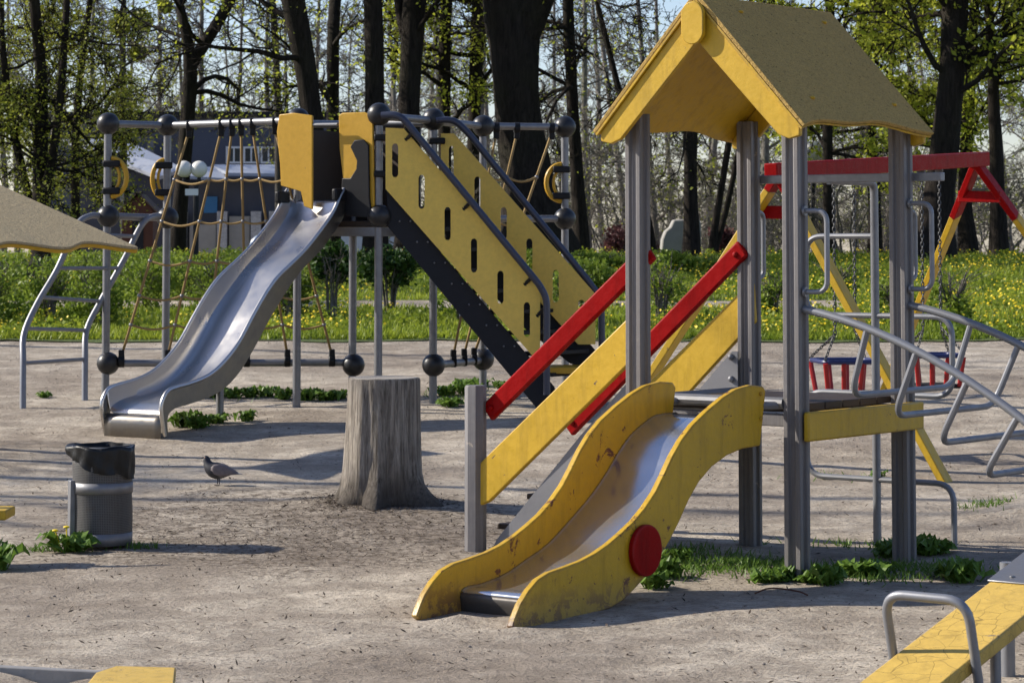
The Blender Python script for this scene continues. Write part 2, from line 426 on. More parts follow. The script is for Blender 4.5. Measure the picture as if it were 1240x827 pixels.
# roof: two panels with wavy eaves, boards under the gable edge, rounded plate at the peak
roof = empty('roof', T(TL / 2, TW / 2, eave_z), parent=tw)
a0r, a1r = -.17, TL + .07
for s in (-1, 1):
    rd = (tv * s * half + V((0, 0, eave_z - ridge_z))); L = rd.length; rd = rd / L
    nrm = (tu.cross(rd) * (-s)); nrm = nrm if nrm.z > 0 else -nrm
    top = T(0, TW / 2, ridge_z)
    out = [top + tu * a0r, top + tu * a1r]
    n = 28
    for i in range(n + 1):
        f = i / n; a = a1r + (a0r - a1r) * f
        w = L - .055 * (1 - abs(2 * f - 1) ** 2.2) * (1 if True else 0) + .012 * sin(f * pi * 4)
        out.append(top + rd * w + tu * a)
    b = MB(); b.prism(out, nrm * .022); b.build('roof_panel', M['roof'], roof, bevel=.004)
    # painted yellow underside board and edge strip
    b = MB(); b.prism([p - nrm * .014 for p in out], nrm * .012); b.build('underside_board', M['yellow'], roof)
    for aa in (a0r + .015, a1r - .045):
        b = MB(); t0 = top + tu * aa - nrm * .016
        e = L + .01
        pts = [t0 + rd * .02, t0 + rd * (e - .03), t0 + rd * e - nrm * .03, t0 + rd * (e - .03) - nrm * .085, t0 + rd * (e - .09) - nrm * .115, t0 + rd * .14 - nrm * .135]
        b.prism(pts, tu * .03); b.build('gable_board', M['yellow'], roof, bevel=.004)
    for aa in (.12, TL - .12):
        for w in (.10, L - .20):
            b = MB(); b.sphere(top + rd * w + tu * aa + nrm * .022, .018, 10, 6, .6); b.build('bolt', M['roof_edge'], roof)
b = MB(); pl = []
c = T(a0r - .004, TW / 2, ridge_z - .10)
for i in range(25):
    t = pi + pi * i / 24; pl.append(c + tv * cos(t) * .066 + V((0, 0, sin(t) * .066 - .075)))
for i in range(13):
    t = pi * i / 12; pl.append(c + tv * cos(t) * .066 + V((0, 0, sin(t) * .066 + .01)))
b.prism(pl, tu * -.028); b.build('gable_plate', M['yellow'], roof, bevel=.004)

# platform deck, edge beams and the yellow board
PZ = .86
b = MB()
for i in range(6):
    bw = (TL - .02) / 6; b.box(T(.01 + bw * (i + .5), TW / 2, PZ - .018), tu, tv, ZUP, bw - .008, TW - .1, .036)
b.build('deck', M['brown'], tw, bevel=.003)
b = MB(); b.box(T(0, TW / 2, PZ - .075), tu, tv, ZUP, .05, TW - .1, .06); b.box(T(TL, TW / 2, PZ - .075), tu, tv, ZUP, .05, TW - .1, .06)
b.build('edge_beam', M['post'], tw, bevel=.004)
b = MB(); b.tube([T(-.03, .05, PZ + .01), T(-.03, TW - .05, PZ + .01)], .03, 10); b.build('front_tube', M['steel'], tw)
b = MB(); b.box(T(TL / 2 + .03, -.066, .758), tu, tv, ZUP, TL + .10, .034, .145); b.build('guard_board', M['yellow'], tw, bevel=.01)

# ---- slide
M['slide_lip'] = metal('steel_dark_reflection_tint', (.11, .10, .09), .45, .6, .35, 9)  # lip steel darkened: its reflection of dark ground is put into the colour
def sl_plane(bb): return T(0, bb, 0), tv
def prof(pxs, bb, ox=490, oy=450, k=.3869):
    p0, n = sl_plane(bb); out = []
    for zx, zy in pxs:
        p = on_plane(ox + zx * k, oy + zy * k, p0, n); out.append((-(p - A0).dot(tu), p.z))
    return out
top_px = [(1131, 60), (1122, 45), (1085, 42), (1040, 55), (1000, 80), (950, 122), (905, 166), (870, 212), (840, 265), (815, 320), (788, 375), (755, 425), (720, 468),
          (680, 506), (640, 540), (600, 568), (555, 592), (500, 613), (455, 628), (420, 650), (390, 686), (365, 727), (347, 772), (338, 800)]
bot_px = [(352, 812), (385, 805), (450, 790), (540, 772), (640, 742), (690, 712), (730, 670), (770, 622), (800, 578), (830, 530), (860, 470), (890, 402), (922, 345),
          (962, 298), (1010, 262), (1060, 241), (1114, 232)]
outl = prof(top_px, .11) + prof(bot_px, .11)
outl = [(t, max(z, -.09)) for t, z in outl]
slide = empty('slide', T(-1.0, .39, 0), parent=tw)
def SP(t, bb, z): return T(-t, bb, z)
for b0, sgn in ((.11, 1), (.68, -1)):
    b = MB(); b.prism([SP(t, b0, z) for t, z in outl], tv * .036 * sgn); b.build('side_panel', M['yellow_slide'], slide, bevel=.007)
bed_px = [(850, 132), (800, 138), (770, 150), (710, 200), (670, 255), (635, 315), (590, 382), (530, 455), (450, 542), (380, 593), (310, 640), (240, 668), (200, 676)]
bed = prof(bed_px, .64)
rows = []
bedc = catmull([(t, 0, z) for t, z in bed], 5)
last = bedc[-1]
bedc += [V((last.x + .03, 0, last.z - .004)), V((last.x + .050, 0, last.z - .016))]
lipc = [V((last.x + .050, 0, last.z - .016)), V((last.x + .058, 0, last.z - .035)), V((last.x + .052, 0, last.z - .06)), V((last.x + .02, 0, last.z - .30))]
bs = [.147, .155, .165] + [.18 + .43 * i / 10 for i in range(11)] + [.625, .635, .643]
dz = [.008, .003, 0] + [0] * 11 + [0, .003, .008]
b = MB(); b.grid([[SP(p.x, bb, p.z + z) for bb, z in zip(bs, dz)] for p in bedc]); b.build('chute', M['slide'], slide, solid=.004, ang=60)
b = MB(); b.grid([[SP(p.x, bb, p.z) for bb in bs] for p in lipc]); b.build('lip', M['slide_lip'], slide, solid=.004, ang=60)
# red disc on the right side panel
dc = on_plane(490 + 745 * .3869, 450 + 558 * .3869, T(0, .11, 0), tv)
b = MB(); b.disc(dc - tv * .0155, tv, .118, .03, 36); b.build('round_plate', M['red'], slide, bevel=.006)
for t_, z_ in ((.16, .80), (.16, .92)):
    b = MB(); b.sphere(SP(t_, .108, z_), .011, 10, 6); b.build('bolt', M['yellow_slide'], slide)
b = MB()
b.tube([T(-.12, .125, .86), T(.0, .06, .86)], .02, 8); b.build('bracket', M['sheet'], slide); b = MB()
b.tube([T(-.12, .665, .86), T(.0, .70, .86)], .02, 8); b.build('bracket', M['sheet'], slide)

# ---- stairs: ramp, yellow side boards, red handrails, low newel post
def S(t, a, z): return T(a, TW + t, z)
b = MB(); b.bar(S(.0, TL / 2, .87), S(1.03, TL / 2, .0), TL - .16, .03, (0, 0, 1))
b.build('ramp', M['sheet'], tw, bevel=.003)
b = MB(); b.prism([S(t, .03, z) for t, z in ((.10, .93), (.40, .645), (.95, .075), (1.02, -.05), (.86, -.05), (.30, .50), (.10, .66))], tu * .012); b.build('stringer_plate', M['sheet'], tw)
for i in range(5):
    f = (i + .6) / 5; b = MB(); b.box(S(f * 1.0, TL / 2, .87 - .85 * f + .05), tu, tv, ZUP, TL - .2, .16, .03); b.build('step', M['brown'], tw, bevel=.004)
for a, pts in ((-.005, [(.02, 1.30), (1.06, .455), (1.06, .24), (.96, .28), (.02, 1.06)]),
               (TL + .0, [(-.03, 1.46), (.02, 1.42), (1.12, .50), (1.12, .27), (.99, .27), (.06, 1.14), (-.045, 1.23)])):
    b = MB(); b.prism([S(t, a - .016, z) for t, z in pts], tu * .032); b.build('side_board', M['yellow'], tw, bevel=.008)
for a, p0, p1 in ((.045, (-.05, 1.62), (1.02, .745)), (TL - .045, (.005, 1.635), (1.20, .60))):
    b = MB(); b.bar(S(p0[0], a, p0[1]), S(p1[0], a, p1[1]), .04, .105); b.build('handrail', M['red'], tw, bevel=.012)
    for fq in (.035, .965):
        q = S(p0[0], a, p0[1]) * (1 - fq) + S(p1[0], a, p1[1]) * fq; b = MB(); b.sphere(q - tu * .021, .017, 10, 6); b.build('bolt', M['red'], tw)
pn = S(1.07, 0, 0); gzn = gz(pn.x, pn.y)
b = MB(); b.tube([pn + V((0, 0, -.2)), pn + V((0, 0, .885)), pn + V((0, 0, .895))], [.059, .059, .052], 8); b.build('newel_post', M['post'], tw)
pn2 = S(1.22, TL, 0)
b = MB(); b.tube([pn2 + V((0, 0, -.2)), pn2 + V((0, 0, .42)), pn2 + V((0, 0, .43))], [.05, .05, .045], 12); b.build('newel_post', M['post'], tw)
b = MB(); g = [S(.03, TL - .075, 1.09), S(.03, TL - .075, .84), S(.30, TL - .075, .82), S(.30, TL - .075, .84), S(.09, TL - .075, 1.09)]
g = [S(.03, TL - .075, 1.07), S(.03, TL - .075, .83), S(.31, TL - .075, .83), S(.065, TL - .075, 1.07)]
b.prism(g, tu * .008)
for z in (1.04, .92): b.sphere(S(.07, TL - .08, z), .018, 10, 6)
b.build('gusset_plate', M['sheet'], tw)

# ---- grab handles on the posts
def handle(p, d, z0, z1, reach, r=.0135):
    b = MB(); b.tube(fillet([p + ZUP * z0, p + d * reach + ZUP * z0, p + d * reach + ZUP * z1, p + ZUP * z1], .06, 6), r, 10)
    for z in (z0, z1): b.disc(p + d * .006 + ZUP * z, d, .026, .012, 14)
    b.build('grab_handle', M['tube'], tw)
dm = -tv
handle(T(.0, -.05, 0), (dm + tu * .1).normalized(), 1.82, 1.42, .125)
handle(T(TL, -.05, 0), (dm + tu * .1).normalized(), 1.87, 1.42, .125)
handle(T(TL + .05, TW, 0), tu, 1.83, 1.47, .10)
handle(T(TL + .05, 0, 0), tu, 1.83, 1.47, .10)
# ---- overhead bar between the two rear posts
b = MB(); b.box(T(TL + .075, TW / 2 - .06, 2.01), tv, tu, ZUP, TW + .30, .045, .045); b.build('overhead_bar', M['tube'], tw, bevel=.004)
# ---- snake climber behind the tower
k = .55; cp = T(TL + k, TW / 2, 0)
b = MB(); b.tube(fillet([cp + ZUP * -.2, cp + ZUP * 2.0, T(TL + .06, TW / 2, 2.0)], .06, 6), .023, 12); b.build('climbing_pole', M['tube'], tw)
def SN(m, z): return T(TL + k + .0, m, z)
xl, xr = TW - .03, .0
sn = [SN(TW / 2, 1.70), SN(xl, 1.70), SN(xl, 1.26), SN(xr, 1.26), SN(xr, .83), SN(xl, .83), SN(xl, .36), SN(xr, .36), SN(xr, -.2)]
b = MB(); b.tube(fillet(sn, .11, 7), .0165, 10); b.build('snake_tube', M['tube'], tw)
# ---- arched climber: two bent rails with hanging U rungs
def arc(t): return 1.335 - .17 * t - .21 * t * t
ts = [0, .12, .28, .44, .62, .82, 1.02, 1.22, 1.45, 1.68, 1.9, 2.15]
for a in (.0, TL):
    b = MB(); b.tube(catmull([T(a, -.045 - t, arc(t)) for t in ts] + [T(a, -2.25, -.2)], 4), .0205, 12); b.build('arch_rail', M['tube'], tw)
for t in (.36, .63, .90, 1.16, 1.42, 1.68, 1.92):
    sl = -.17 - .42 * t; d = V((0, 0, 0)) + dm * 1 + ZUP * sl; d.normalize(); nd = (dm * sl - ZUP * 1); nd = V(nd).normalized()
    p0 = T(0.0, -.045 - t, arc(t)); p1 = T(TL, -.045 - t, arc(t)); dep = .345
    if t > 1.6: dep = .2
    b = MB(); b.tube(fillet([p0, p0 + nd * dep + tu * .02, p1 + nd * dep - tu * .02, p1], .10, 7), .0165, 10); b.build('rung', M['tube'], tw)

# ================================================================== STUMP, BIN, PIGEON
sp = gnd(462, 609); sp = V((px_x(462, 16.45), 16.45, 0)); sp.z = gz(sp.x, sp.y)
def stump():
    m, nt, b_ = mat('stump_wood'); v = tc(nt, (16, 16, .8)); n = nz(nt, v, 3.0, 9, .8, .3); n2 = nz(nt, tc(nt), 1.8, 4)
    c = mix(nt, ramp(nt, n, [(.36, 0), (.62, 1)]), (.06, .047, .034), (.50, .435, .355))
    c = mix(nt, ramp(nt, n2, [(.48, 0), (.68, .8)]), c, (.10, .075, .05))
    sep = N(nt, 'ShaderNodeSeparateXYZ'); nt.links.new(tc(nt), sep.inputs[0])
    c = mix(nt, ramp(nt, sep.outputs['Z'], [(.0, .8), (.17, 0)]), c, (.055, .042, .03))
    nt.links.new(c, b_.inputs['Base Color']); b_.inputs['Roughness'].default_value = .95; bump(nt, b_, n, 1, .03)
    root = MB(); n_ = 72; rings = []
    for z, r in ((-.12, .31), (-.02, .285), (.03, .264), (.08, .250), (.15, .241), (.25, .236), (.4, .229), (.55, .223), (.68, .22), (.725, .219), (.738, .214)):
        ring = []
        for j in range(n_):
            t = 2 * pi * j / n_
            fl = max(0, 1 - z / .22) ** 2
            w = 1 + .022 * sin(5 * t + 1) + .016 * sin(11 * t + z) + .012 * sin(23 * t) + fl * (.22 * max(0, sin(3 * t + .4)) ** 3 + .10 * sin(7 * t)) * .9
            for tq, ww, am in ((4.85, .16, .09), (4.3, .08, .04), (5.5, .09, .05), (3.9, .06, .03)):
                if abs(t - tq - .12 * sin(z * 6)) < ww: w -= am * (1 - abs(t - tq - .12 * sin(z * 6)) / ww) * (.5 + .5 * min(1, max(0, (.75 - z) / .5)))
            w += fl * .42 * math.exp(-((t - 5.95) / .30) ** 2)
            ring.append(sp + V((r * w * cos(t) + .02 * z, r * w * sin(t), z)))
        rings.append(ring)
    root.loft(rings, cap=False); root.f.append(tuple(range(10 * n_, 11 * n_)))
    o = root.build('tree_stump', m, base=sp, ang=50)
    tag(o, 'weathered grey tree stump standing on the sandy ground', 'tree stump')
    b = MB(); b.loft([[sp + V((r * cos(2 * pi * j / 40) * (1 + .02 * sin(10 * pi * j / 40)) + .0146, r * sin(2 * pi * j / 40), .741 + dz)) for j in range(40)] for r, dz in ((.212, -.006), (.208, .001))])
    m2, nt, b_ = mat('stump_top'); vv = tc(nt); w = N(nt, 'ShaderNodeTexWave', wave_type='RINGS', rings_direction='Z'); w.inputs['Scale'].default_value = 18; w.inputs['Distortion'].default_value = 3
    nt.links.new(vv, w.inputs['Vector']); nt.links.new(mix(nt, w.outputs['Fac'], (.20, .165, .125), (.42, .375, .31)), b_.inputs['Base Color']); b_.inputs['Roughness'].default_value = .9
    b.build('cut_top', m2, o)
stump()

bp = gnd(127, 656); bp = V((px_x(127, 14.65), 14.65, 0)); bp.z = gz(bp.x, bp.y)
def bin_():
    root = empty('litter_bin', bp, 'cylindrical steel litter bin with black bag folded over its rim', 'litter bin')
    m, nt, b_ = mat('perforated_steel'); v = tc(nt)
    geo = N(nt, 'ShaderNodeSeparateXYZ'); nt.links.new(v, geo.inputs[0])
    at2 = N(nt, 'ShaderNodeMath', operation='ARCTAN2'); nt.links.new(geo.outputs['Y'], at2.inputs[0]); nt.links.new(geo.outputs['X'], at2.inputs[1])
    def cell(src, k):
        a = N(nt, 'ShaderNodeMath', operation='MULTIPLY'); nt.links.new(src, a.inputs[0]); a.inputs[1].default_value = k
        f = N(nt, 'ShaderNodeMath', operation='FRACT'); nt.links.new(a.outputs[0], f.inputs[0])
        s = N(nt, 'ShaderNodeMath', operation='SUBTRACT'); nt.links.new(f.outputs[0], s.inputs[0]); s.inputs[1].default_value = .5
        q = N(nt, 'ShaderNodeMath', operation='POWER'); nt.links.new(s.outputs[0], q.inputs[0]); q.inputs[1].default_value = 2; return q.outputs[0]
    ad = N(nt, 'ShaderNodeMath', operation='ADD'); nt.links.new(cell(at2.outputs[0], 110 / (2 * pi)), ad.inputs[0]); nt.links.new(cell(geo.outputs['Z'], 110), ad.inputs[1])
    hole = ramp(nt, ad.outputs[0], [(.07, 1), (.10, 0)])
    n = nz(nt, v, 9, 6, .7)
    c = mix(nt, n, (.06, .058, .055), (.14, .136, .132)); c = mix(nt, ramp(nt, n, [(.58, 0), (.68, .7)]), c, (.08, .055, .035))
    nt.links.new(mix(nt, hole, c, (.015, .014, .013)), b_.inputs['Base Color']); b_.inputs['Metallic'].default_value = .35; b_.inputs['Roughness'].default_value = .55
    bump(nt, b_, hole, -.5, .004)
    R, H = .162, .55
    b = MB(); b.loft([[bp + V(((R + .006 * mnoise.noise(V((j * .35, z * 6, 4)))) * cos(2 * pi * j / 40), (R + .006 * mnoise.noise(V((j * .35, z * 6, 4)))) * sin(2 * pi * j / 40), z)) for j in range(40)] for z in (.045, .1, .15, .2, .25, .3, .35, .4, .45, H)], cap=False)
    b.f.append(tuple(range(40))[::-1]); b.build('drum', m, root, solid=.003)
    for z0, z1, mm in ((.298, .358, 'sheet2'), (.02, .085, 'sheet2'), (.52, .553, 'sheet2')):
        b = MB(); b.loft([[bp + V(((R + .004) * cos(2 * pi * j / 40), (R + .004) * sin(2 * pi * j / 40), z)) for j in range(40)] for z in (z0, z1)], cap=False)
        b.build('band', M['sheet2'], root, solid=.003)
    b = MB(); ang = radians(205); p = bp + V((R * cos(ang), R * sin(ang), 0)) * 1.06
    b.box(p + V((0, 0, .19)), V((cos(ang), sin(ang), 0)), V((-sin(ang), cos(ang), 0)), ZUP, .03, .055, .36); b.build('mounting_strap', M['sheet2'], root, bevel=.004)
    # bag: folded over the rim, hanging lower on the right
    b = MB(); rows = []
    n_ = 64
    def bagdrop(t): return .12 + .062 * cos(t + .35) + .010 * sin(3 * t + 1) + .004 * sin(9 * t)
    for i, f in enumerate((0, .06, .2, .45, .7, .9, 1.0)):
        ring = []
        for j in range(n_):
            t = 2 * pi * j / n_; d = bagdrop(t)
            wr = .004 * sin(13 * t + 3 * f) + .003 * sin(29 * t + 7 * f) + .003 * sin(7 * t - 9 * f)
            bulge = .035 * math.exp(-((t - 3.25) / .28) ** 2) * (1 - abs(f - .35))
            r = R + .012 + wr * (.5 + f) + bulge
            if i == 0: r = R + .003
            ring.append(bp + V((r * cos(t), r * sin(t), H + .012 - f * d - (.012 if i == 0 else 0) + .006 * sin(5 * t))))
        rows.append(ring)
    inner = []
    for z, rr in ((H + .008, R - .008), (H - .10, R - .03), (H - .22, R - .06), (H - .30, .02)):
        inner.append([bp + V(((rr + .006 * sin(9 * 2 * pi * j / n_ + z * 30)) * cos(2 * pi * j / n_), (rr + .006 * sin(9 * 2 * pi * j / n_)) * sin(2 * pi * j / n_), z)) for j in range(n_)])
    b.loft(inner[::-1] + rows, cap=False)
    mb = plain('black_bag_film', (.010, .010, .010), .42, .3, 40, .5, .3)
    b.build('bin_bag', mb, root, ang=180)
M['sheet2'] = metal('bin_band', .22, .5, .4, .4, 12)
bin_()

def pigeon():
    p0 = gnd(264, 588); base = V(p0)
    m, nt, b_ = mat('pigeon_feathers'); v = tc(nt); sep = N(nt, 'ShaderNodeSeparateXYZ'); nt.links.new(v, sep.inputs[0])
    n = nz(nt, v, 60, 4)
    c = mix(nt, ramp(nt, sep.outputs['X'], [(.0, 0), (.03, 1)]), (.022, .02, .028), (.10, .095, .10))
    mp = N(nt, 'ShaderNodeMapRange'); nt.links.new(sep.outputs['X'], mp.inputs[0]); mp.inputs[1].default_value = -.10; mp.inputs[2].default_value = .2
    c = mix(nt, ramp(nt, mp.outputs[0], [(.34, 0), (.44, 1)]), (.012, .012, .018), (.13, .12, .125))
    c = mix(nt, ramp(nt, mp.outputs[0], [(.84, 0), (.9, 1)]), c, (.25, .25, .27))
    c = mix(nt, ramp(nt, n, [(.4, .4), (.6, 0)]), c, (.03, .03, .035))
    nt.links.new(c, b_.inputs['Base Color']); b_.inputs['Roughness'].default_value = .6
    S_ = 1.0
    # spine from tail to head; bird faces left (-x)
    sec = [(.215, .092, .004, .020), (.17, .098, .008, .028), (.12, .107, .022, .034), (.07, .112, .042, .048), (.02, .112, .056, .056), (-.03, .118, .058, .058),
           (-.062, .137, .048, .050), (-.080, .162, .034, .036), (-.087, .182, .026, .027), (-.092, .198, .0245, .0235), (-.098, .213, .0225, .0215), (-.108, .219, .015, .014), (-.116, .218, .006, .006)]
    b = MB(); rings = []
    for i, (x, z, rz, ry) in enumerate(sec):
        c0 = V(sec[max(i - 1, 0)][:1] + (0,) + sec[max(i - 1, 0)][1:2]); c1 = V(sec[min(i + 1, 12)][:1] + (0,) + sec[min(i + 1, 12)][1:2])
        d = (c1 - c0).normalized(); up = V((0, 1, 0)).cross(d); up = up if up.z > 0 or abs(up.z) < .1 and up.x > 0 else -up
        x = x * (.80 if x > 0 else 1); rz *= 1.18; ry *= 1.12
        rings.append([base + V((x, 0, z)) + up * rz * sin(2 * pi * j / 20) + V((0, 1, 0)) * ry * cos(2 * pi * j / 20) for j in range(20)])
    b.loft(rings)
    # tail fan joins the body
    b.loft([[base + V((x, y * w, z + dz)) for y, dz in ((-1, 0), (0, .006), (1, 0), (0, -.006))] for x, z, w in ((.10, .105, .022), (.16, .096, .028), (.198, .089, .032))])
    for s, xo in ((-1, .012), (1, -.012)):
        l = [base + V((.0 + xo, s * .022, .072)), base + V((.008 + xo, s * .022, .038)), base + V((.0 + xo, s * .022, .004))]
        b.tube(l, [.010, .005, .004], 8)
        for dx, dy in ((-.032, 0), (-.026, .014), (-.026, -.014), (.018, 0)):
            b.tube([l[-1], l[-1] + V((dx, dy, -.001))], [.004, .002], 6)
    o = b.build('pigeon', m, base=base, ang=180, sub=1)
    tag(o, 'dark grey pigeon standing on the ground between bin and stump', 'pigeon')
    mw = plain('wing_feathers', (.15, .125, .125), .6, .45, 45, .5)
    for s in (-1, 1):
        b = MB(); rg = []
        for x, z, h, t in ((-.045, .132, .014, .004), (-.02, .130, .038, .010), (.025, .123, .048, .012), (.065, .116, .040, .011), (.105, .107, .024, .008), (.15, .098, .009, .004)):
            y = s * (.057 - max(0, x) * .24)
            rg.append([base + V((x, y + t * cos(q) * .8, z + h * sin(q))) for q in [2 * pi * j / 14 for j in range(14)]])
        b.loft(rg); b.build('wing', mw, o, ang=180)
    b = MB(); b.tube([base + V((-.113, 0, .218)), base + V((-.128, 0, .214)), base + V((-.137, 0, .209))], [.0055, .004, .001], 8); b.build('beak', M['charcoal'], o)
    b = MB()
    for s in (-1, 1): b.sphere(base + V((-.102, s * .0195, .216)), .0042, 8, 6)
    b.build('eyes', plain('orange_eye', (.35, .09, .01), .2), o)
    o.rotation_euler.z = radians(-6); o.scale = (.84, .84, .84)
pigeon()

# ================================================================== SEESAW (bottom right)
def seesaw():
    p = lambda x, y, Y: at(x, y, Y)
    a = at(1032, 872, 9.1); e = at(1262, 690, 10.2)       # top centre line, low end to high end
    d = (e - a).normalized(); side = d.cross(ZUP).normalized(); up = side.cross(d)
    if up.z < 0: up = -up
    a = a - d * .25
    L = 3.5; W = .29; th = .055
    mid = a + d * L / 2; base = V((mid.x, mid.y, gz(mid.x, mid.y)))
    root = empty('seesaw', base, 'worn yellow plank seesaw with grey hand grips tilted up to the right', 'seesaw')
    b = MB(); b.box(a + d * L / 2 - up * th / 2, d, side, up, L, W, th); b.build('plank', M['yellow_worn'], root, bevel=.008)
    # grip: bent tube standing across the plank near the low end
    g = a + d * .50
    for gg in (a + d * .83, a + d * (L - .83)):
        lft = gg - side * (W / 2 + .022); rgt = gg + side * (W / 2 + .022)
        b = MB(); b.tube(fillet([lft - up * .10, lft + up * .22, rgt + up * .22, rgt - up * .10], .085, 8), .0175, 12); b.build('grip', M['tube'], root)
    b = MB(); b.box(mid + up * .004, d, side, up, .42, W + .012, .008)
    for i in (-.16, .16):
        for s in (-.07, .07): b.sphere(mid + d * i + side * s + up * .008, .012, 10, 6, .5)
    b.build('pivot_plate', M['steel'], root, bevel=.003)
    for s in (-1, 1):
        q = mid + side * s * (W / 2 + .03)
        b = MB(); b.tube([q + up * .0, V((q.x, q.y, gz(q.x, q.y) - .1))], .028, 12); b.build('pivot_leg', M['tube'], root)
    b = MB(); b.tube([mid - side * .19 - up * .08, mid + side * .19 - up * .08], .022, 12); b.build('axle', M['tube'], root)
    # stop leg under the plank
    tt = min((abs(proj(a + d * t_ + side * (W / 2 - .04))[0] - 1203), t_) for t_ in [i * .01 for i in range(300)])[1]
    q = a + d * tt + side * (W / 2 - .04) - up * .05; q2 = V((q.x, q.y, gz(q.x, q.y) - .1))
    b = MB(); b.tube([q, q2], .020, 12); b.build('stop_leg', M['tube'], root)
seesaw()

# ================================================================== SANDBOX (bottom left) and BENCH (left edge)
def sandbox():
    c = gnd(160, 845); z = c.z
    h = at(160, 815, c.y).z
    cx, cy = c.x, c.y
    root = empty('sandbox', (cx - .8, cy - .6, z), 'sandbox of weathered grey boards with a worn yellow corner seat', 'sandbox')
    hp = lambda x, y, dz=0: on_plane(x, y, V((0, 0, h + dz)), ZUP)
    L0, L1 = hp(-160, 797), hp(122, 812); d = (L1 - L0).normalized(); n = V((d.y, -d.x, 0)); n = n if n.y < 0 else -n
    def board(p, q, mname='greywood'):
        p = V((p.x, p.y, 0)); q = V((q.x, q.y, 0)); dd = (q - p).normalized(); sd_ = V((-dd.y, dd.x, 0)) * .02
        b = MB(); b.prism([v + V((0, 0, z - .1)) for v in (p - sd_, q - sd_, q + sd_, p + sd_)], V((0, 0, h - z + .1))); b.build('side_board', M[mname], root, bevel=.005)
    board(L0, L1 + d * .2); board(L1 + d * .178 + n * .03, L1 + d * .178 + n * 1.5); board(L0 + d * .02 + n * .03, L0 + d * .02 + n * 1.5)
    board(L0 + n * 1.52, L1 + d * .2 + n * 1.52)
    b = MB(); b.prism([hp(140, 817, .003), hp(213, 819, .003), hp(209, 858, .003), hp(84, 866, .003), hp(116, 825, .003)][::-1], V((0, 0, .034))); b.build('corner_seat', M['yellow_worn'], root, bevel=.006)
    b = MB(); o_ = L0 + d * .05 + n * .05; W_ = (L1 - L0).length + .08
    b.grid([[V((o_.x, o_.y, z + .05)) + d * (W_ * i / 12) + n * (1.4 * j / 12) + V((0, 0, .02 * sin(i * 1.3) * cos(j))) for i in range(13)] for j in range(13)]); b.build('sand', M['ground'], root, ang=180)
M['greywood'] = plain('grey_weathered_wood', (.22, .215, .21), .85, .35, 14, .5)
sandbox()
def bench():
    e = at(13, 621, 13.9); g = gz(e.x, e.y)
    root = empty('low_bench', (e.x - .7, e.y, g), 'low yellow bench whose end shows at the left edge', 'bench')
    b = MB(); b.box(e + V((-.7, .0, 0)), (1, 0, 0), (0, 1, 0), ZUP, 1.4, .26, .05); b.build('seat', M['yellow'], root, bevel=.008)
    for dx in (-.28, -1.15):
        b = MB(); b.aabox(e.x + dx - .045, e.x + dx + .045, e.y - .09, e.y + .09, g - .1, e.z - .027); b.build('leg', M['brown'], root, bevel=.005)
    b = MB(); b.box(e + V((-.72, .14, .36)), (1, 0, 0), (0, 1, 0), ZUP, 1.0, .03, .16); b.build('backrest', M['yellow'], root, bevel=.008)
    for dx in (-.45, -1.0):
        b = MB(); b.aabox(e.x + dx - .03, e.x + dx + .03, e.y + .105, e.y + .125, g - .05, e.z + .42); b.build('back_post', M['brown'], root)
bench()
# ---- shelter at the left edge, only one roof slope built to shrink its shadow
def shelter():
    Z0 = 19.6
    tip = at(168, 303, Z0); zr = tip.z
    n = V((-.835, .55, 0)).normalized(); e = V((-.55, -.835, 0)).normalized()
    up2 = at(0, 228, Z0 + .76)
    run = (V((up2.x, up2.y, 0)) - V((tip.x, tip.y, 0))).dot(n); pit = (up2.z - tip.z) / run
    half, Ln = 1.5, 1.65
    base = tip + n * 1.0 + e * Ln / 2; base.z = gz(base.x, base.y)
    root = empty('sandpit_shelter', base, 'small sandpit shelter with a faded yellow roof and scalloped eave', 'shelter')
    rz = zr + pit * half
    for s in (1,):
        out = []
        ridge0 = V((tip.x, tip.y, 0)) + n * half + V((0, 0, rz)); d = (-n * s * half + V((0, 0, -pit * half))); L = d.length; d /= L
        nn = e.cross(d); nn = nn if nn.z > 0 else -nn
        m_ = 90
        for i in range(m_ + 1):
            a = Ln * i / m_; out.append(ridge0 + e * a + d * (L - .13 * (.5 - .5 * cos(2 * pi * a / .8)) - .012))
        out += [ridge0 + e * Ln, ridge0]
        b = MB(); b.prism(out, nn * .02); b.build('roof_panel', M['roof_sand'], root, bevel=.003)
        b = MB(); b.prism([p - nn * .027 for p in out], nn * .025); b.build('roof_trim', M['panel2'], root)
    for a in (.95, 1.5):
        q = V((tip.x, tip.y, 0)) + n * 1.0 + e * a
        b = MB(); b.tube([V((q.x, q.y, gz(q.x, q.y) - .1)), V((q.x, q.y, zr + pit * 1.0 - .02))], .055, 12); b.build('post', M['post'], root)
M['roof_sand'] = paint('sandy_roof_paint', (.43, .345, .205), .85, chip=(.09, .06, .04), chips=.045, var=.12, bmp=1.0, spec=.1, fleck=True)
shelter()
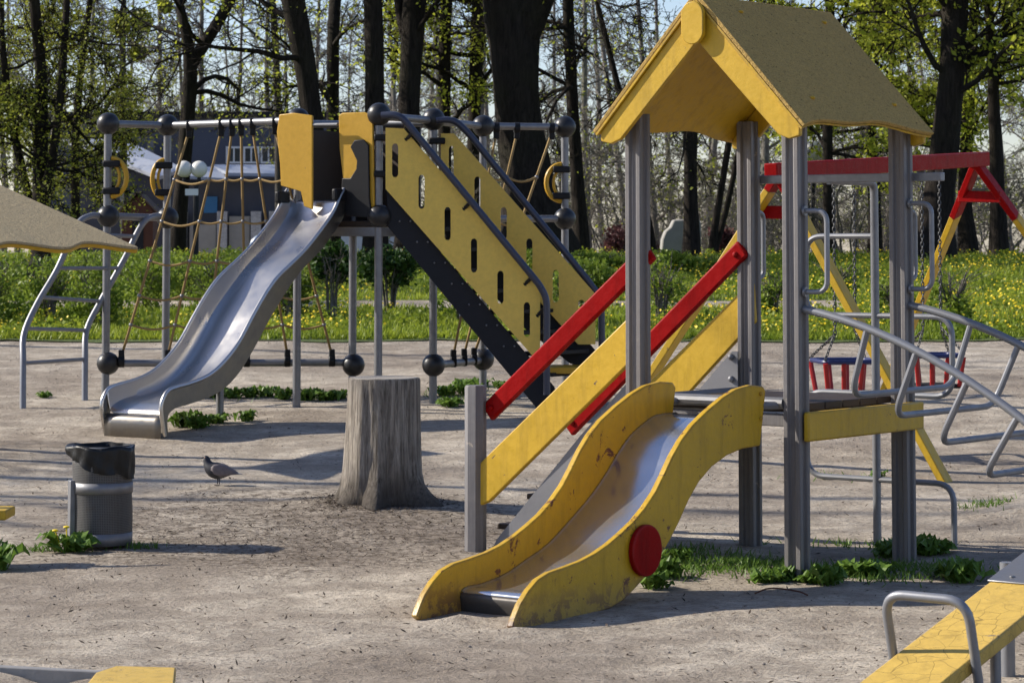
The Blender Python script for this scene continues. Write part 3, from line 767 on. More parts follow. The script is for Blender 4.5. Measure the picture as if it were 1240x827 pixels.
# ================================================================== SWINGS
def swings():
    fR = gnd(1150, 584); fL = gnd(722, 552)
    apL = at(938, 208, (fR.y + fL.y) / 2 - .2)
    apR = at(1187, 193, apL.y + 3.0)
    gL = at(1062, 472, 22.9); gL.z = gz(gL.x, gL.y) - .05; gR = V((5.3, 21.5, 0)); gR.z = gz(gR.x, gR.y) - .05
    base = (apL + apR) / 2; base.z = gz(base.x, base.y)
    root = empty('swing_frame', base, 'red and yellow painted timber swing frame standing behind the tower', 'swing frame')
    bd = (apR - apL).normalized()
    b = MB(); b.bar(apL - bd * .06, apR + bd * .08, .10, .115); b.build('beam', M['red'], root, bevel=.008)
    for ap, f1, f2, o in ((apL, fL, fR, .07), (apR, gL, gR, -.07)):
        for f in (f1, f2):
            top = ap + bd * o - V((0, 0, .03)); f = V(f) - V((0, 0, .05)); d = (top - f); q = .80 if ap is apR else .95
            sp_ = f + d * q
            b = MB(); b.bar(f, sp_, .05, .115, bd); b.build('leg', M['yellow'], root, bevel=.006)
            b = MB(); b.bar(sp_, top, .051, .117, bd); b.build('leg_top', M['red'], root, bevel=.006)
        q = .86; p1 = V(f1) + (ap - V(f1)) * q + bd * o * 1.75; p2 = V(f2) + (ap - V(f2)) * q + bd * o * 1.75
        b = MB(); b.bar(p1, p2, .04, .09); b.build('tie_bar', M['red'], root, bevel=.006)
    # two cradle seats hanging on chains
    perp = V((bd.y, -bd.x, 0)).normalized()
    for i, (pxx, pyt, lab) in enumerate(((1021, 437, 'nearer cradle swing with red bars hanging between the yellow legs'), (1127, 430, 'farther cradle swing with red bars, right of the rear tower post'))):
        # beam point whose image column matches
        best = min((abs(proj(apL + bd * t)[0] - pxx), t) for t in [k * .02 for k in range(200)])
        hang = apL + bd * best[1]
        zt = at(pxx, pyt, hang.y).z
        c = V((hang.x, hang.y, zt)); sw = empty('cradle_swing', c, lab, 'swing', 'cradle swings on the swing frame')
        e1 = V((1, .15, 0)).normalized(); e2 = V((-.15, 1, 0)).normalized(); hw = .205 if i == 0 else .19
        ring = [c + e1 * x * hw + e2 * y * hw for x, y in ((-1, -1), (1, -1), (1, 1), (-1, 1))]
        b = MB()
        b.tube(fillet([ring[0] * .5 + ring[1] * .5] + ring[1:] + [ring[0], ring[0] * .5 + ring[1] * .5], .06, 4), .017, 8); b.build('top_ring', M['blue'], sw)
        s0 = c - V((0, 0, .23))
        b = MB(); b.box(s0, e1, e2, ZUP, hw * 1.9, hw * 1.7, .03); b.build('seat', M['sheet'] if i == 0 else M['black'], sw, bevel=.01)
        for sx in (-.98, -.33, .33, .98):
            for sy in (-1, 1):
                b = MB(); t0 = c + e1 * sx * hw + e2 * sy * hw; t1 = s0 + e1 * sx * hw * .85 + e2 * sy * hw * .82
                b.tube([t0 - V((0, 0, .01)), t1], .018, 8); b.build('bar', M['redp'], sw)
        for s in (-1, 1):
            b = MB(); top = hang + bd * s * .165 - V((0, 0, .06)); jn = c + bd * s * .165 + V((0, 0, .20))
            def chain(p, q):
                n = max(2, int((q - p).length / .030)); d = (q - p).normalized(); a = _perp(d); bb = d.cross(a)
                for k in range(n):
                    m_ = p + (q - p) * ((k + .5) / n); w = a if k % 2 else bb
                    b.tube([m_ + d * .021 * cos(2 * pi * j / 8) + w * .010 * sin(2 * pi * j / 8) for j in range(9)], .0045, 4, cap=False)
            chain(top, jn)
            for cr in ((0, 3) if s < 0 else (1, 2)): chain(jn, ring[cr] + V((0, 0, .015)))
            b.build('chain', M['chain'], sw, ang=180)
        b = MB()
        for s in (-1, 1): b.disc(hang + bd * s * .165 - V((0, 0, .065)), bd, .03, .03, 12)
        b.build('hanger', M['chain'], sw)
swings()

# ================================================================== ROPE AND SLIDE CLIMBING FRAME (middle distance)
HT = 157 * 21.8
def Pl(x, ytop): return HT / (YHOR - ytop)
pole = {'p1': (131, 150, 23.0), 'p2': (203, 152, 23.5), 'p3': (361, 142, 22.2), 'p4': (428, 147, 22.95), 'p5': (459, 139, 21.8),
        'p6': (525, 145, 22.5), 'p7': (585, 153, 23.4), 'p8': (684, 154, 23.9)}
cf = empty('climbing_frame', (px_x(440, 22.4), 22.4, gz(-1.2, 22.4)), 'large climbing frame with steel wave slide, rope net and yellow stairs', 'climbing frame')
W = {}
for k_, (x, yt, Y) in pole.items():
    t = at(x, yt, Y); W[k_] = t
    r = .034
    b = MB(); b.tube([V((t.x, t.y, gz(t.x, t.y) - .2)), V((t.x, t.y, t.z))], r, 14); b.build('pole', M['steel'], cf)
def ball(p, r=.098):
    b = MB(); b.sphere(p, r, 28, 18)
    b.build('ball_joint', M['ball'], cf, ang=180)
M['ball'] = plain('black_rubber_ball', (.016, .016, .017), .38, .5, 60, .35)
zt = {k_: W[k_].z for k_ in W}
def lvl(k_, y): return at(pole[k_][0], y, pole[k_][2])
for k_, ys in {'p1': (150, 262, 440), 'p2': (152, 264), 'p3': (145,), 'p4': (442,), 'p5': (139, 262), 'p6': (145, 442), 'p7': (153, 435), 'p8': (154, 265)}.items():
    for y in ys: ball(lvl(k_, y), .098 if k_ != 'p8' else .10)
def cbar(p, q, r=.032, m='steel'):
    b = MB(); b.tube([p, q], r, 14); b.build('crossbar', M[m], cf)
cbar(lvl('p1', 150), lvl('p2', 152)); cbar(lvl('p2', 152), lvl('p3', 146)); cbar(lvl('p1', 262), lvl('p2', 264)); cbar(lvl('p1', 440), lvl('p4', 439))
cbar(lvl('p5', 141), lvl('p6', 146)); cbar(lvl('p6', 147), lvl('p7', 153)); cbar(lvl('p5', 140), lvl('p7', 153)); cbar(lvl('p7', 153), lvl('p8', 154)); cbar(lvl('p7', 265), lvl('p8', 265)); cbar(lvl('p6', 442), lvl('p7', 436))
cbar(lvl('p3', 150), lvl('p4', 151)); cbar(lvl('p4', 150), lvl('p6', 149))
# ring-shaped yellow handles with black clamps
def ring_handle(k_, sgn, y0, y1, out):
    p = lvl(k_, (y0 + y1) / 2); h = (lvl(k_, y0) - lvl(k_, y1)).length / 2
    d = V((sgn, -.15, 0)).normalized()
    for r_in, rr in ((out, .022), (out * .52, .013)):
        b = MB(); b.tube([p + d * (.03 + r_in * sin(pi * i / 14)) + V((0, 0, h * (1.15 if r_in == out else .8) * cos(pi * i / 14))) for i in range(15)], rr, 10); b.build('ring_handle', M['panel2'], cf)
    for s in (-1, 1):
        b = MB(); b.box(p + d * .035 + V((0, 0, s * h * .82)), d, V((-d.y, d.x, 0)), ZUP, .155, .085, .06); b.build('clamp', M['black'], cf, bevel=.012)
ring_handle('p1', 1, 195, 235, .135); ring_handle('p2', -1, 197, 237, .105); ring_handle('p8', -1, 202, 241, .14)
# curved ladder from the middle balls down to the ground
def lad(x0, pts, Y0, Y1):
    out = []
    for i, (x, y) in enumerate(pts):
        out.append(at(x, y, Y0 + (Y1 - Y0) * i / (len(pts) - 1)))
    return out
railL = lad(0, [(128, 262), (108, 262), (92, 275), (70, 325), (45, 368), (29, 405), (28, 440), (28, 487)], 23.0, 22.0)
railR = lad(0, [(202, 264), (187, 262), (172, 272), (150, 315), (122, 365), (105, 400), (103, 435), (103, 478)], 23.5, 22.6)
for r_ in (railL, railR):
    r_[-1].z = gz(r_[-1].x, r_[-1].y) - .15
    b = MB(); b.tube(catmull(r_, 5), .027, 12); b.build('ladder_rail', M['tube'], cf)
cl, cr = catmull(railL, 5), catmull(railR, 5)
def at_h(c, z): return min(c, key=lambda p: abs(p.z - z) if p.z < lvl('p1', 275).z + .2 else 9)
for y in (285, 322, 362, 399, 434):
    z = at(60, y, 22.5).z
    b = MB(); b.tube([at_h(cl, z), at_h(cr, z)], .017, 10); b.build('ladder_rung', M['tube'], cf)

# platform of the tower
P3, P5, P6, P4 = (V((W[k_].x, W[k_].y, 0)) for k_ in ('p3', 'p5', 'p6', 'p4'))
pz = at(400, 268, 22.2).z
b = MB(); b.prism([p + V((0, 0, pz - .05)) for p in (P3, P5, P6, P4)], V((0, 0, .05))); b.build('platform', M['brown'], cf, bevel=.006)
b = MB()
for p, q in ((P3, P5), (P5, P6), (P6, P4), (P4, P3)): b.bar(p + V((0, 0, pz - .09)), q + V((0, 0, pz - .09)), .05, .07)
b.build('platform_frame', M['steel'], cf)
f2 = (P5 - P3).normalized(); n2 = V((f2.y, -f2.x, 0)); n2 = n2 if n2.y < 0 else -n2       # outward, toward the slide
# yellow panels either side of the slide mouth (they face the slide)
def face_panel(pxs, off, m, th=.022, name='panel', bevel=.006):
    p0 = P3 + n2 * off; b = MB(); b.prism([on_plane(x, y, p0, n2) for x, y in pxs], -n2 * th); return b.build(name, M[m], cf, bevel=bevel)
face_panel([(338, 139), (355, 137), (378, 140), (378, 254), (368, 250), (364, 232), (350, 228), (340, 225), (339, 200), (335, 160)], .13, 'panel2')
face_panel([(410, 140), (414, 137), (440, 136), (451, 140), (453, 258), (440, 262), (420, 250), (415, 215), (411, 180)], .05, 'panel2')
face_panel([(424, 178), (429, 170), (440, 169), (446, 176), (447, 240), (450, 264), (420, 262), (412, 250), (414, 216), (424, 216), (431, 205), (432, 195)], .075, 'black', .02, 'grip_panel')
b = MB(); b.prism([P4 + f2 * -.02 + V((0, 0, z)) for z in (pz, zt['p3'] - .1)] + [P4 + (P3 - P4) * .98 + V((0, 0, z)) for z in (zt['p3'] - .1, pz)], f2 * .02)
b.build('rear_panel', M['brown'], cf)
b = MB(); b.prism([P4 + V((0, 0, z)) for z in (pz, zt['p3'] - .06)] + [P4 + (P6 - P4) * .62 + V((0, 0, z)) for z in (zt['p3'] - .06, pz)], -n2 * .02)
b.build('rear_panel', M['brown'], cf)
b = MB(); b.tube([on_plane(342, 152, P3 + n2 * .11, n2), on_plane(409, 151, P3 + n2 * .11, n2)], .016, 10); b.build('grab_bar', M['steel'], cf)
# ---- wave slide
bl = gnd(128, 530); brr = gnd(203, 531)
sd = V((-.56, -.83, 0)).normalized(); sw_ = V((-sd.y, sd.x, 0)); sw_ = sw_ if sw_.x > 0 else -sw_
tR = on_plane(412, 240, P3 + n2 * .12, n2); tL = on_plane(346, 240, P3 + n2 * .12, n2)
wid = .56
R0 = V((tR.x, tR.y, 0))
# choose direction so that the right side ends at the seen tip
e_ = V((brr.x, brr.y, 0)) - R0; sd = e_.normalized(); sw_ = V((-sd.y, sd.x, 0)); sw_ = sw_ if sw_.x > 0 else -sw_
def pr2(pxs, off=0):
    out = []
    for zx, zy in pxs:
        p = on_plane(100 + zx / 3.444, 300 + zy / 3.444, R0 + sw_ * off, sw_); out.append(V(((p - R0).dot(sd), 0, p.z)))
    return out
up_px = [(1085, -245), (1068, -215), (1040, -150), (1000, -90), (930, 0), (872, 60), (805, 125), (752, 200), (700, 292), (642, 400), (580, 480), (520, 532), (450, 563), (390, 580), (352, 596), (330, 630), (322, 670), (328, 730), (338, 785)]
lo_px = [(1098, -190), (1085, -130), (1050, -70), (990, 10), (905, 100), (842, 190), (775, 300), (722, 400), (660, 505), (600, 575), (530, 620), (440, 652), (385, 668), (358, 690), (352, 705), (350, 725), (350, 745), (352, 765), (352, 785)]
up = catmull(pr2(up_px), 4); lo = catmull(pr2(lo_px), 4)
ws = empty('wave_slide', R0 + sd * 1.2, parent=cf)
sb = MB(); nb = 9
def W2(p, o): return R0 + sd * p.x + sw_ * o + V((0, 0, p.z))
rows = []
for u_, l_ in zip(up, lo):
    l2 = u_ + (l_ - u_) * .86
    r_ = [W2(u_, .03), W2(u_, 0.012), W2(u_, 0), W2(u_ + (l2 - u_) * .5, 0), W2(u_ + (l2 - u_) * .85, -.01), W2(l2, -.05)]
    r_ += [W2(l2, -.05 - (wid - .10) * i / nb) for i in range(1, nb)]
    r_ += [W2(l2, -wid + .05), W2(u_ + (l2 - u_) * .85, -wid + .01), W2(u_ + (l2 - u_) * .5, -wid), W2(u_, -wid), W2(u_, -wid - .012), W2(u_, -wid - .03)]
    rows.append(r_)
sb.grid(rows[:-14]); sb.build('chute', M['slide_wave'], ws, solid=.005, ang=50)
for o in (.012, -wid - .012):
    b = MB(); b.tube([W2(u_, o) for u_ in up], .016, 10); b.build('rolled_edge', M['slide_wave'], ws)
for o, s in ((.004, 1), (-wid - .004, -1)):
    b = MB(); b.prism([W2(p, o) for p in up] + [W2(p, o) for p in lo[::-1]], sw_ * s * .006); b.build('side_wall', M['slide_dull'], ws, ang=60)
k0 = len(rows) - 15; pa = up[k0] + (lo[k0] - up[k0]) * .86
b = MB(); lp = [V((pa.x, 0, pa.z)), V((pa.x + .03, 0, pa.z - .005)), V((pa.x + .055, 0, pa.z - .03)), V((pa.x + .06, 0, pa.z - .07)), V((pa.x + .05, 0, pa.z - .35))]
b.grid([[W2(p, -.002 - (wid - .004) * i / 8) for i in range(9)] for p in lp]); b.build('lip', M['slide_dull'], ws, solid=.004, ang=60)
for fr in (.42,):
    q = W2(lo[int(len(lo) * fr)], -wid / 2); b = MB(); b.tube([V((q.x, q.y, gz(q.x, q.y) - .1)), q - V((0, 0, .02))], .03, 12); b.build('slide_leg', M['steel'], ws)

for x, y in ((342, 239), (411, 236)):
    p = on_plane(x, y, P3 + n2 * .13, n2); b = MB(); b.box(p, sd, sw_, ZUP, .16, .05, .10); b.build('edge_cap', M['black'], ws, bevel=.015)
# ---- stairs with slotted yellow sides
st = empty('stairs', P5 + V((.7, 0, 0)), parent=cf)
def slotted(Yl, Yr, xl, xr, top, bot, slots, sw=7.5):
    def depth(x): return Yl + (Yr - Yl) * (x - xl) / (xr - xl)
    def tp(x): return float(np.interp(x, [a for a, _ in top], [b_ for _, b_ in top]))
    def bt(x): return float(np.interp(x, [a for a, _ in bot], [b_ for _, b_ in bot]))
    xs = sorted(set([xl, xr] + [a for a, _ in top if xl < a < xr] + [a for a, _ in bot if xl < a < xr]))
    cols = [(x, None) for x in xs]
    for sx, s0, s1 in slots:
        for i in range(7):
            q = -1 + 2 * i / 6; cap_ = sw / 2 * math.sqrt(max(0, 1 - q * q)); cols.append((sx + q * sw / 2, (s0 + sw / 2 - cap_, s1 - sw / 2 + cap_, i)))
    cols.sort(key=lambda c: c[0])
    b = MB(); fac = []
    def vid(x, y): b.v.append(tuple(at(x, y, depth(x)))); return len(b.v) - 1
    ids = []
    for x, s in cols:
        if s is None: ids.append((vid(x, bt(x)), vid(x, tp(x)), None, None, None))
        else: ids.append((vid(x, bt(x)), vid(x, tp(x)), vid(x, s[1]), vid(x, s[0]), s[2]))
    for a, c in zip(ids[:-1], ids[1:]):
        if a[4] is not None and c[4] is not None and c[4] == a[4] + 1:
            b.f.append((a[0], c[0], c[2], a[2])); b.f.append((a[3], c[3], c[1], a[1]))
        else:
            l_ = [a[1]] + ([a[3], a[2]] if a[4] is not None else []) + [a[0]]
            r_ = [c[0]] + ([c[2], c[3]] if c[4] is not None else []) + [c[1]]
            b.f.append(tuple(l_ + r_))
    return b
YL, YR = 21.75, 21.75
b = slotted(YL, YR, 467, 654, [(467, 155), (489, 156), (645, 336), (654, 346)], [(467, 229), (645, 431), (654, 433)],
            [(478.5, 174, 215), (510.5, 212, 253), (542, 251, 291), (574, 289, 330), (606, 328, 368), (638, 366, 408)])
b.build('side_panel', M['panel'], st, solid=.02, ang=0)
YL2, YR2 = 22.5, 22.4
b = slotted(YL2, YR2, 534, 721, [(534, 162), (550, 162), (721, 356)], [(534, 232), (700, 417), (721, 417)],
            [(547, 177, 214), (578, 214, 253), (610, 251, 290), (641, 289, 329), (673, 327, 366), (704, 363, 402)])
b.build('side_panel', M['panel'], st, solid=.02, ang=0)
def strip(pxs, Y, th, m, name, parent=st, bevel=.004):
    b = MB(); b.prism([at(x, y, Y) for x, y in pxs], V((0, th, 0))); return b.build(name, M[m], parent, bevel=bevel)
strip([(468, 228), (480, 242), (672, 469), (672, 497), (652, 497), (470, 275)], 21.80, .03, 'charcoal', 'stringer')
strip([(536, 226), (548, 232), (722, 425), (716, 450), (690, 440), (628, 392), (542, 292), (536, 272)], 22.45, .03, 'charcoal', 'stringer')
for i in range(7):
    for dx in (0, 13):
        b = MB(); b.sphere(at(484 + i * 21 + dx, 268 + i * 25.2, 21.785), .008, 8, 6); b.build('bolt', M['steel'], st)
for i in range(9):
    x = 487 + i * 21.5; y = 252 + i * 25.2
    a = at(x, y, 21.835); c = at(x + 66, y + 4, 22.44); c.z = a.z
    b = MB(); b.bar(a, c, .17, .032); b.build('step', M['black'], st, bevel=.004)
def hrail(pxs, Y, nm='stair_handrail'):
    b = MB(); b.tube(fillet([at(x, y, Y + dy) for x, y, dy in pxs], .16, 8), .029, 12); b.build(nm, M['navy'], st)
hrail([(462, 140, -.02), (484, 139, -.06), (500, 158, -.06), (654, 346, -.06), (662, 362, -.06), (662, 478, -.06)], 21.72)
hrail([(528, 146, 0), (550, 145, 0), (566, 160, 0), (712, 340, 0), (728, 362, 0), (729, 420, 0), (729, 465, 0)], 22.42)
for x, y, Y in ((496, 163, 21.7), (566, 247, 21.7), (640, 338, 21.7), (655, 376, 21.7), (655, 427, 21.7)):
    b = MB(); p = at(x - 4, y + 6, Y + .06); q = at(x + 4, y - 2, Y - .03); b.tube([p, q], .016, 8); b.disc(p, q - p, .024, .03, 12); b.build('bracket', M['charcoal'], st)
b = MB(); b.box(at(688, 447, 22.1), (1, 0, 0), (0, 1, 0), ZUP, .34, .55, .05); b.build('base_plate', M['panel2'], st, bevel=.005)
# post clamps
for k_, y in (('p5', 167), ('p5', 211), ('p6', 171)):
    b = MB(); b.box(lvl(k_, y) + V((.03, -.0, 0)), (1, 0, 0), (0, 1, 0), ZUP, .14, .09, .055); b.build('clamp', M['black'], cf, bevel=.012)

# ---- rope net
def net(tops, bots, cross, droop, clamp_t=True, clamp_b=True, name='rope_net'):
    n = empty(name, (tops[0] + bots[-1]) / 2, parent=cf)
    lines = []
    for t, q in zip(tops, bots):
        ln = [t + (q - t) * i / 10 + V((0, -.035 * sin(pi * i / 10), -.01 * sin(pi * i / 10))) for i in range(11)]; lines.append(ln)
        b = MB(); b.tube(ln, .0125, 6); b.build('main_rope', M['rope'], n, ang=180)
    for f in cross:
        run = []
        for a, c in zip(lines[:-1], lines[1:]):
            i = f * 10; i0 = int(i); fr = i - i0
            p = a[i0] + (a[min(10, i0 + 1)] - a[i0]) * fr; q = c[i0] + (c[min(10, i0 + 1)] - c[i0]) * fr
            L = (q - p).length
            run += [p + (q - p) * j / 8 - V((0, 0, droop * L * sin(pi * j / 8))) for j in range(8)]
            kb = MB(); kb.sphere(p, .019, 8, 6); kb.build('rope_joint', M['steel'], n)
        run.append(q); kb = MB(); kb.sphere(q, .019, 8, 6); kb.build('rope_joint', M['steel'], n)
        b = MB(); b.tube(run, .011, 6); b.build('cross_rope', M['rope'], n, ang=180)
    for pts, on, s in ((tops, clamp_t, 1), (bots, clamp_b, -1)):
        if on:
            for p in pts:
                k = MB(); k.disc(p + V((0, 0, s * .045)), V((1, .1, 0)), .052, .055, 14); k.box(p, (1, .1, 0), (-.1, 1, 0), ZUP, .05, .06, .11); k.build('rope_clamp', M['black'], n, bevel=.008)
def onbar(k1, y1, k2, y2, x):
    a, c = lvl(k1, y1), lvl(k2, y2); xa, xc = proj(a)[0], proj(c)[0]
    lo_, hi_ = 0, 1
    for _ in range(30):
        m_ = (lo_ + hi_) / 2
        if proj(a + (c - a) * m_)[0] < x: lo_ = m_
        else: hi_ = m_
    return a + (c - a) * lo_
tops = [onbar('p2', 152, 'p3', 146, x) - V((0, 0, .06)) for x in (229, 268, 281, 292, 306, 333)]
bots = [onbar('p1', 440, 'p4', 439, x) + V((0, 0, .06)) for x in (147, 203, 250, 299, 348, 402)]
net(tops, bots, (.215, .40, .575, .73, .86), .10)
tops = [onbar('p7', 153, 'p8', 154, x) - V((0, 0, .06)) for x in (601, 626, 668)]
bots = [onbar('p6', 442, 'p7', 436, x) + V((0, 0, .06)) for x in (549, 562, 574)]
net(tops, bots, (.2, .4, .62, .82), .12)
# ================================================================== TREES
def branch_tube(b, pts, r0, r1, n):
    k = len(pts); P = np.array(pts); D = np.gradient(P, axis=0); D /= np.linalg.norm(D, axis=1)[:, None] + 1e-9
    ref = np.array((0, 0, 1.0)) if abs(D[0][2]) < .8 else np.array((1.0, 0, 0))
    s1 = np.cross(D, ref); s1 /= np.linalg.norm(s1, axis=1)[:, None] + 1e-9; s2 = np.cross(D, s1)
    rr = np.linspace(r0, r1, k) if np.isscalar(r0) else np.array(r0)
    t = np.arange(n) * 2 * pi / n
    ring = P[:, None, :] + rr[:, None, None] * (np.cos(t)[None, :, None] * s1[:, None, :] + np.sin(t)[None, :, None] * s2[:, None, :])
    o = len(b.v); b.v.extend(map(tuple, ring.reshape(-1, 3)))
    b.f.extend((o + i * n + j, o + i * n + (j + 1) % n, o + (i + 1) * n + (j + 1) % n, o + (i + 1) * n + j) for i in range(k - 1) for j in range(n))

class Tree:
    def __init__(s, seed, zmax=1e9, dens=(7, 6, 5), tw=.0075, droop=.0):
        s.r = np.random.default_rng(seed); s.wood = MB(); s.tips = []; s.zmax = zmax; s.dens = dens; s.tw = tw; s.droop = droop
    def walk(s, p, d, L, k, jit, up=0.0):
        pts = [np.array(p, float)]; d = np.array(d, float); d /= np.linalg.norm(d)
        for i in range(k):
            d = d + s.r.normal(0, jit, 3); d[2] += up; d /= np.linalg.norm(d); pts.append(pts[-1] + d * L / k)
        return pts
    def branch(s, p, d, L, r, lv):
        if lv >= len(s.dens): 
            pts = s.walk(p, d, L, 2, .22, .03 - s.droop); branch_tube(s.wood, pts, r, s.tw * .7, 3)
            s.tips.append(pts[-1]); s.tips.append(pts[1]); return
        k = (6, 4, 3, 3)[lv]; pts = s.walk(p, d, L, k, (.20, .24, .28, .3)[lv], (.03, .02, .01, .0)[lv] - s.droop * (.3 + .4 * lv))
        branch_tube(s.wood, pts, r, max(s.tw, r * .30), (6, 4, 3, 3)[lv])
        if p[2] > s.zmax and lv >= 1: s.tips.append(pts[-1]); return
        n = s.dens[lv]
        for i in range(n):
            f = .18 + .82 * (i + s.r.uniform(.1, .9)) / n; f = min(f, .98); q = f * k; i0 = int(q); a = pts[i0] + (pts[i0 + 1] - pts[i0]) * (q - i0)
            dd = pts[i0 + 1] - pts[i0]; dd /= np.linalg.norm(dd)
            side = s.r.normal(0, 1, 3); side -= dd * side.dot(dd); side /= np.linalg.norm(side)
            ang = s.r.uniform(.55, 1.05); nd = dd * cos(ang) + side * sin(ang)
            s.branch(a, nd, L * s.r.uniform(.38, .62) * (1.05 - .5 * f), max(s.tw, r * .42 * (1 - .4 * f)), lv + 1)
    def trunk(s, pts, rads, n=14, rough=.06):
        P = np.array(pts); D = [np.linalg.norm(P[i + 1] - P[i]) for i in range(len(P) - 1)]; cum = np.concatenate([[0], np.cumsum(D)])
        m = max(8, int(cum[-1] / .35)); ss = np.linspace(0, cum[-1], m)
        Q = np.stack([np.interp(ss, cum, P[:, i]) for i in range(3)], 1); R = np.interp(ss, cum, rads)
        kk = np.array((.25, .5, .25))
        for _ in range(2):
            Q[1:-1] = Q[:-2] * .25 + Q[1:-1] * .5 + Q[2:] * .25; R[1:-1] = R[:-2] * .25 + R[1:-1] * .5 + R[2:] * .25
        o = len(s.wood.v); branch_tube(s.wood, Q, R, R[-1], n)
        for i in range(len(Q)):                       # lumpy bark outline
            for j in range(n):
                k = o + i * n + j; v = np.array(s.wood.v[k]); c = Q[i]; w = 1 + rough * mnoise.noise(V((j * 1.3 % n, v[2] * 1.1, o * .01))) * 1.6 + rough * .6 * mnoise.noise(V((v[0] * 9, v[1] * 9, v[2] * 4)))
                s.wood.v[k] = tuple(c + (v - c) * w)
        return Q, R
    def limbs(s, Q, R, z0, n, Lr=(1.6, 3.2), up=.35, rmax=.06, side=None):
        zs = [i for i in range(len(Q)) if Q[i][2] > z0]
        for i in range(n):
            k = zs[int(s.r.integers(0, len(zs)))]
            a = s.r.uniform(0, 2 * pi)
            d = np.array((cos(a), sin(a), s.r.uniform(-.15, 1) * up * 2))
            s.branch(Q[k], d, s.r.uniform(*Lr), min(rmax, R[k] * .42), 0)

def finish(tr, name, base, label, cat, group, barkm, leafm, lsize, per, jit=.10, frac=1.0):
    root = empty(name, base, label, cat, group)
    wo = tr.wood.build('trunk', M[barkm], root, ang=180)
    if leafm and tr.tips:
        t = np.array(tr.tips)
        if frac < 1: t = t[tr.r.random(len(t)) < frac]
        if len(t): quads('crown', leaf_quads(t, lsize, jit, per, .2), M[leafm], root)
    return root

def hero(name, label, Z, stems, z0=3.0, nl=12, Lr=(1.6, 3.0), barkm='bark', leafm='leaf', lsize=.07, per=2, frac=.5, seed=1, dens=(7, 6, 5), top=10.5, group=None, up=.35, droop=.01, tw=.0065, jt=.12):
    x0 = stems[0][0]; b0 = at(x0[0], x0[1], Z); bx, by = b0.x, b0.y; base = V((bx, by, gz(bx, by)))
    tr = Tree(seed, 9.5, dens, tw, droop)
    for st_ in stems:
        pts = []; rads = []
        for i, (x, y, w) in enumerate(st_):
            p = at(x, y, Z + (tr.r.normal(0, .15) if i else 0)); pts.append(tuple(p)); rads.append(w / 2 * Z / FPX)
        if st_ is stems[0]:
            pts.insert(0, (bx, by, base.z - .2)); rads.insert(0, rads[0] * 1.45); pts.insert(1, (bx, by, base.z + .35)); rads.insert(1, rads[1] * 1.08)
            if pts[2][2] < base.z + .5: pts.pop(2); rads.pop(2)
        d = np.array(pts[-1]) - np.array(pts[-2]); d /= np.linalg.norm(d); d = d * .6 + np.array((0, 0, .6))
        q = np.array(pts[-1]); h = top - q[2]
        for f in (.35, .7, 1): pts.append(tuple(q + d * h * f + tr.r.normal(0, .12, 3))); rads.append(max(.02, rads[-1] * (.75 if f < 1 else .35)))
        Q, R = tr.trunk(pts, rads, 16 if st_[0][2] > 40 else 12)
        tr.limbs(Q, R, z0 + base.z, max(3, nl // len(stems)), Lr, up)
    return finish(tr, name, base, label, 'tree', group, barkm, leafm, lsize, per, jt, frac)

hero('tree', 'leafy multi-stemmed tree at the far left behind the shelter roof', 43, [[(50, 300, 20), (48, 200, 18), (52, 100, 15), (40, 0, 13)], [(50, 255, 12), (70, 160, 10), (78, 60, 9), (82, 0, 8)], [(46, 290, 12), (12, 140, 10), (3, 60, 8), (0, 0, 7)]],
     1.2, 60, (1.2, 2.2), 'bark', 'leaf2', .042, 3, .62, 21)
hero('tree', 'leafy slim tree just left of the climbing frame', 46, [[(92, 300, 11), (90, 180, 10), (98, 80, 9), (110, 0, 7)]], 1.2, 30, (1.0, 1.9), 'bark', 'leaf2', .042, 3, .55, 22)
hero('tree', 'dark forked tree with ivy behind the rope net', 50, [[(214, 300, 19), (222, 210, 17), (229, 120, 18), (233, 72, 18), (222, 28, 11), (217, 0, 10)], [(233, 76, 15), (256, 40, 15), (282, 0, 13)]], 3.0, 18, (1.8, 3.4), 'bark', 'leaf', .07, 2, 0.13, 23)
hero('tree', 'thin straight tree seen between the rope net and the yellow panel', 60, [[(338, 300, 9), (337, 150, 9), (334, 60, 9), (330, 0, 8)]], 2.5, 14, (1.2, 2.6), 'bark2', 'leaf', .07, 2, 0.16, 24)
hero('tree', 'dark leaning tree above the top of the wave slide', 45, [[(385, 300, 26), (379, 140, 25), (366, 60, 27), (355, 0, 30)]], 3.0, 12, (1.8, 3.2), 'bark', 'leaf', .065, 2, 0.12, 25)
hero('tree', 'slim upright tree left of the black ball on the tower', 52, [[(404, 300, 16), (403, 140, 15), (403, 60, 15), (405, 0, 15)]], 3.0, 10, (1.4, 2.6), 'bark', 'leaf', .065, 2, 0.14, 26)
hero('tree', 'dark straight tree directly above the front stair post', 45, [[(455, 300, 27), (454, 130, 24), (453, 60, 23), (452, 0, 23)]], 3.2, 10, (1.6, 3), 'bark', 'leaf', .07, 2, 0.14, 27)
hero('tree', 'dark tree with a side fork above the stair handrails', 46, [[(494, 300, 28), (495, 135, 26), (498, 60, 26), (503, 0, 30)], [(496, 60, 14), (484, 25, 12), (480, 0, 11)]], 3.0, 12, (1.6, 3), 'bark', 'leaf', .07, 2, 0.14, 28)
hero('tree', 'slim tree carrying yellow green leaves, second left of the giant trunk', 54, [[(540, 300, 16), (538, 150, 15), (538, 60, 15), (541, 0, 14)]], 2.4, 18, (1.2, 2.4), 'bark', 'leaf', .07, 3, 0.26, 29)
hero('tree', 'slim tree immediately left of the giant trunk', 54, [[(572, 300, 17), (574, 150, 15), (577, 60, 17), (582, 0, 20)]], 2.6, 16, (1.2, 2.6), 'bark', 'leaf', .07, 3, 0.20, 30)
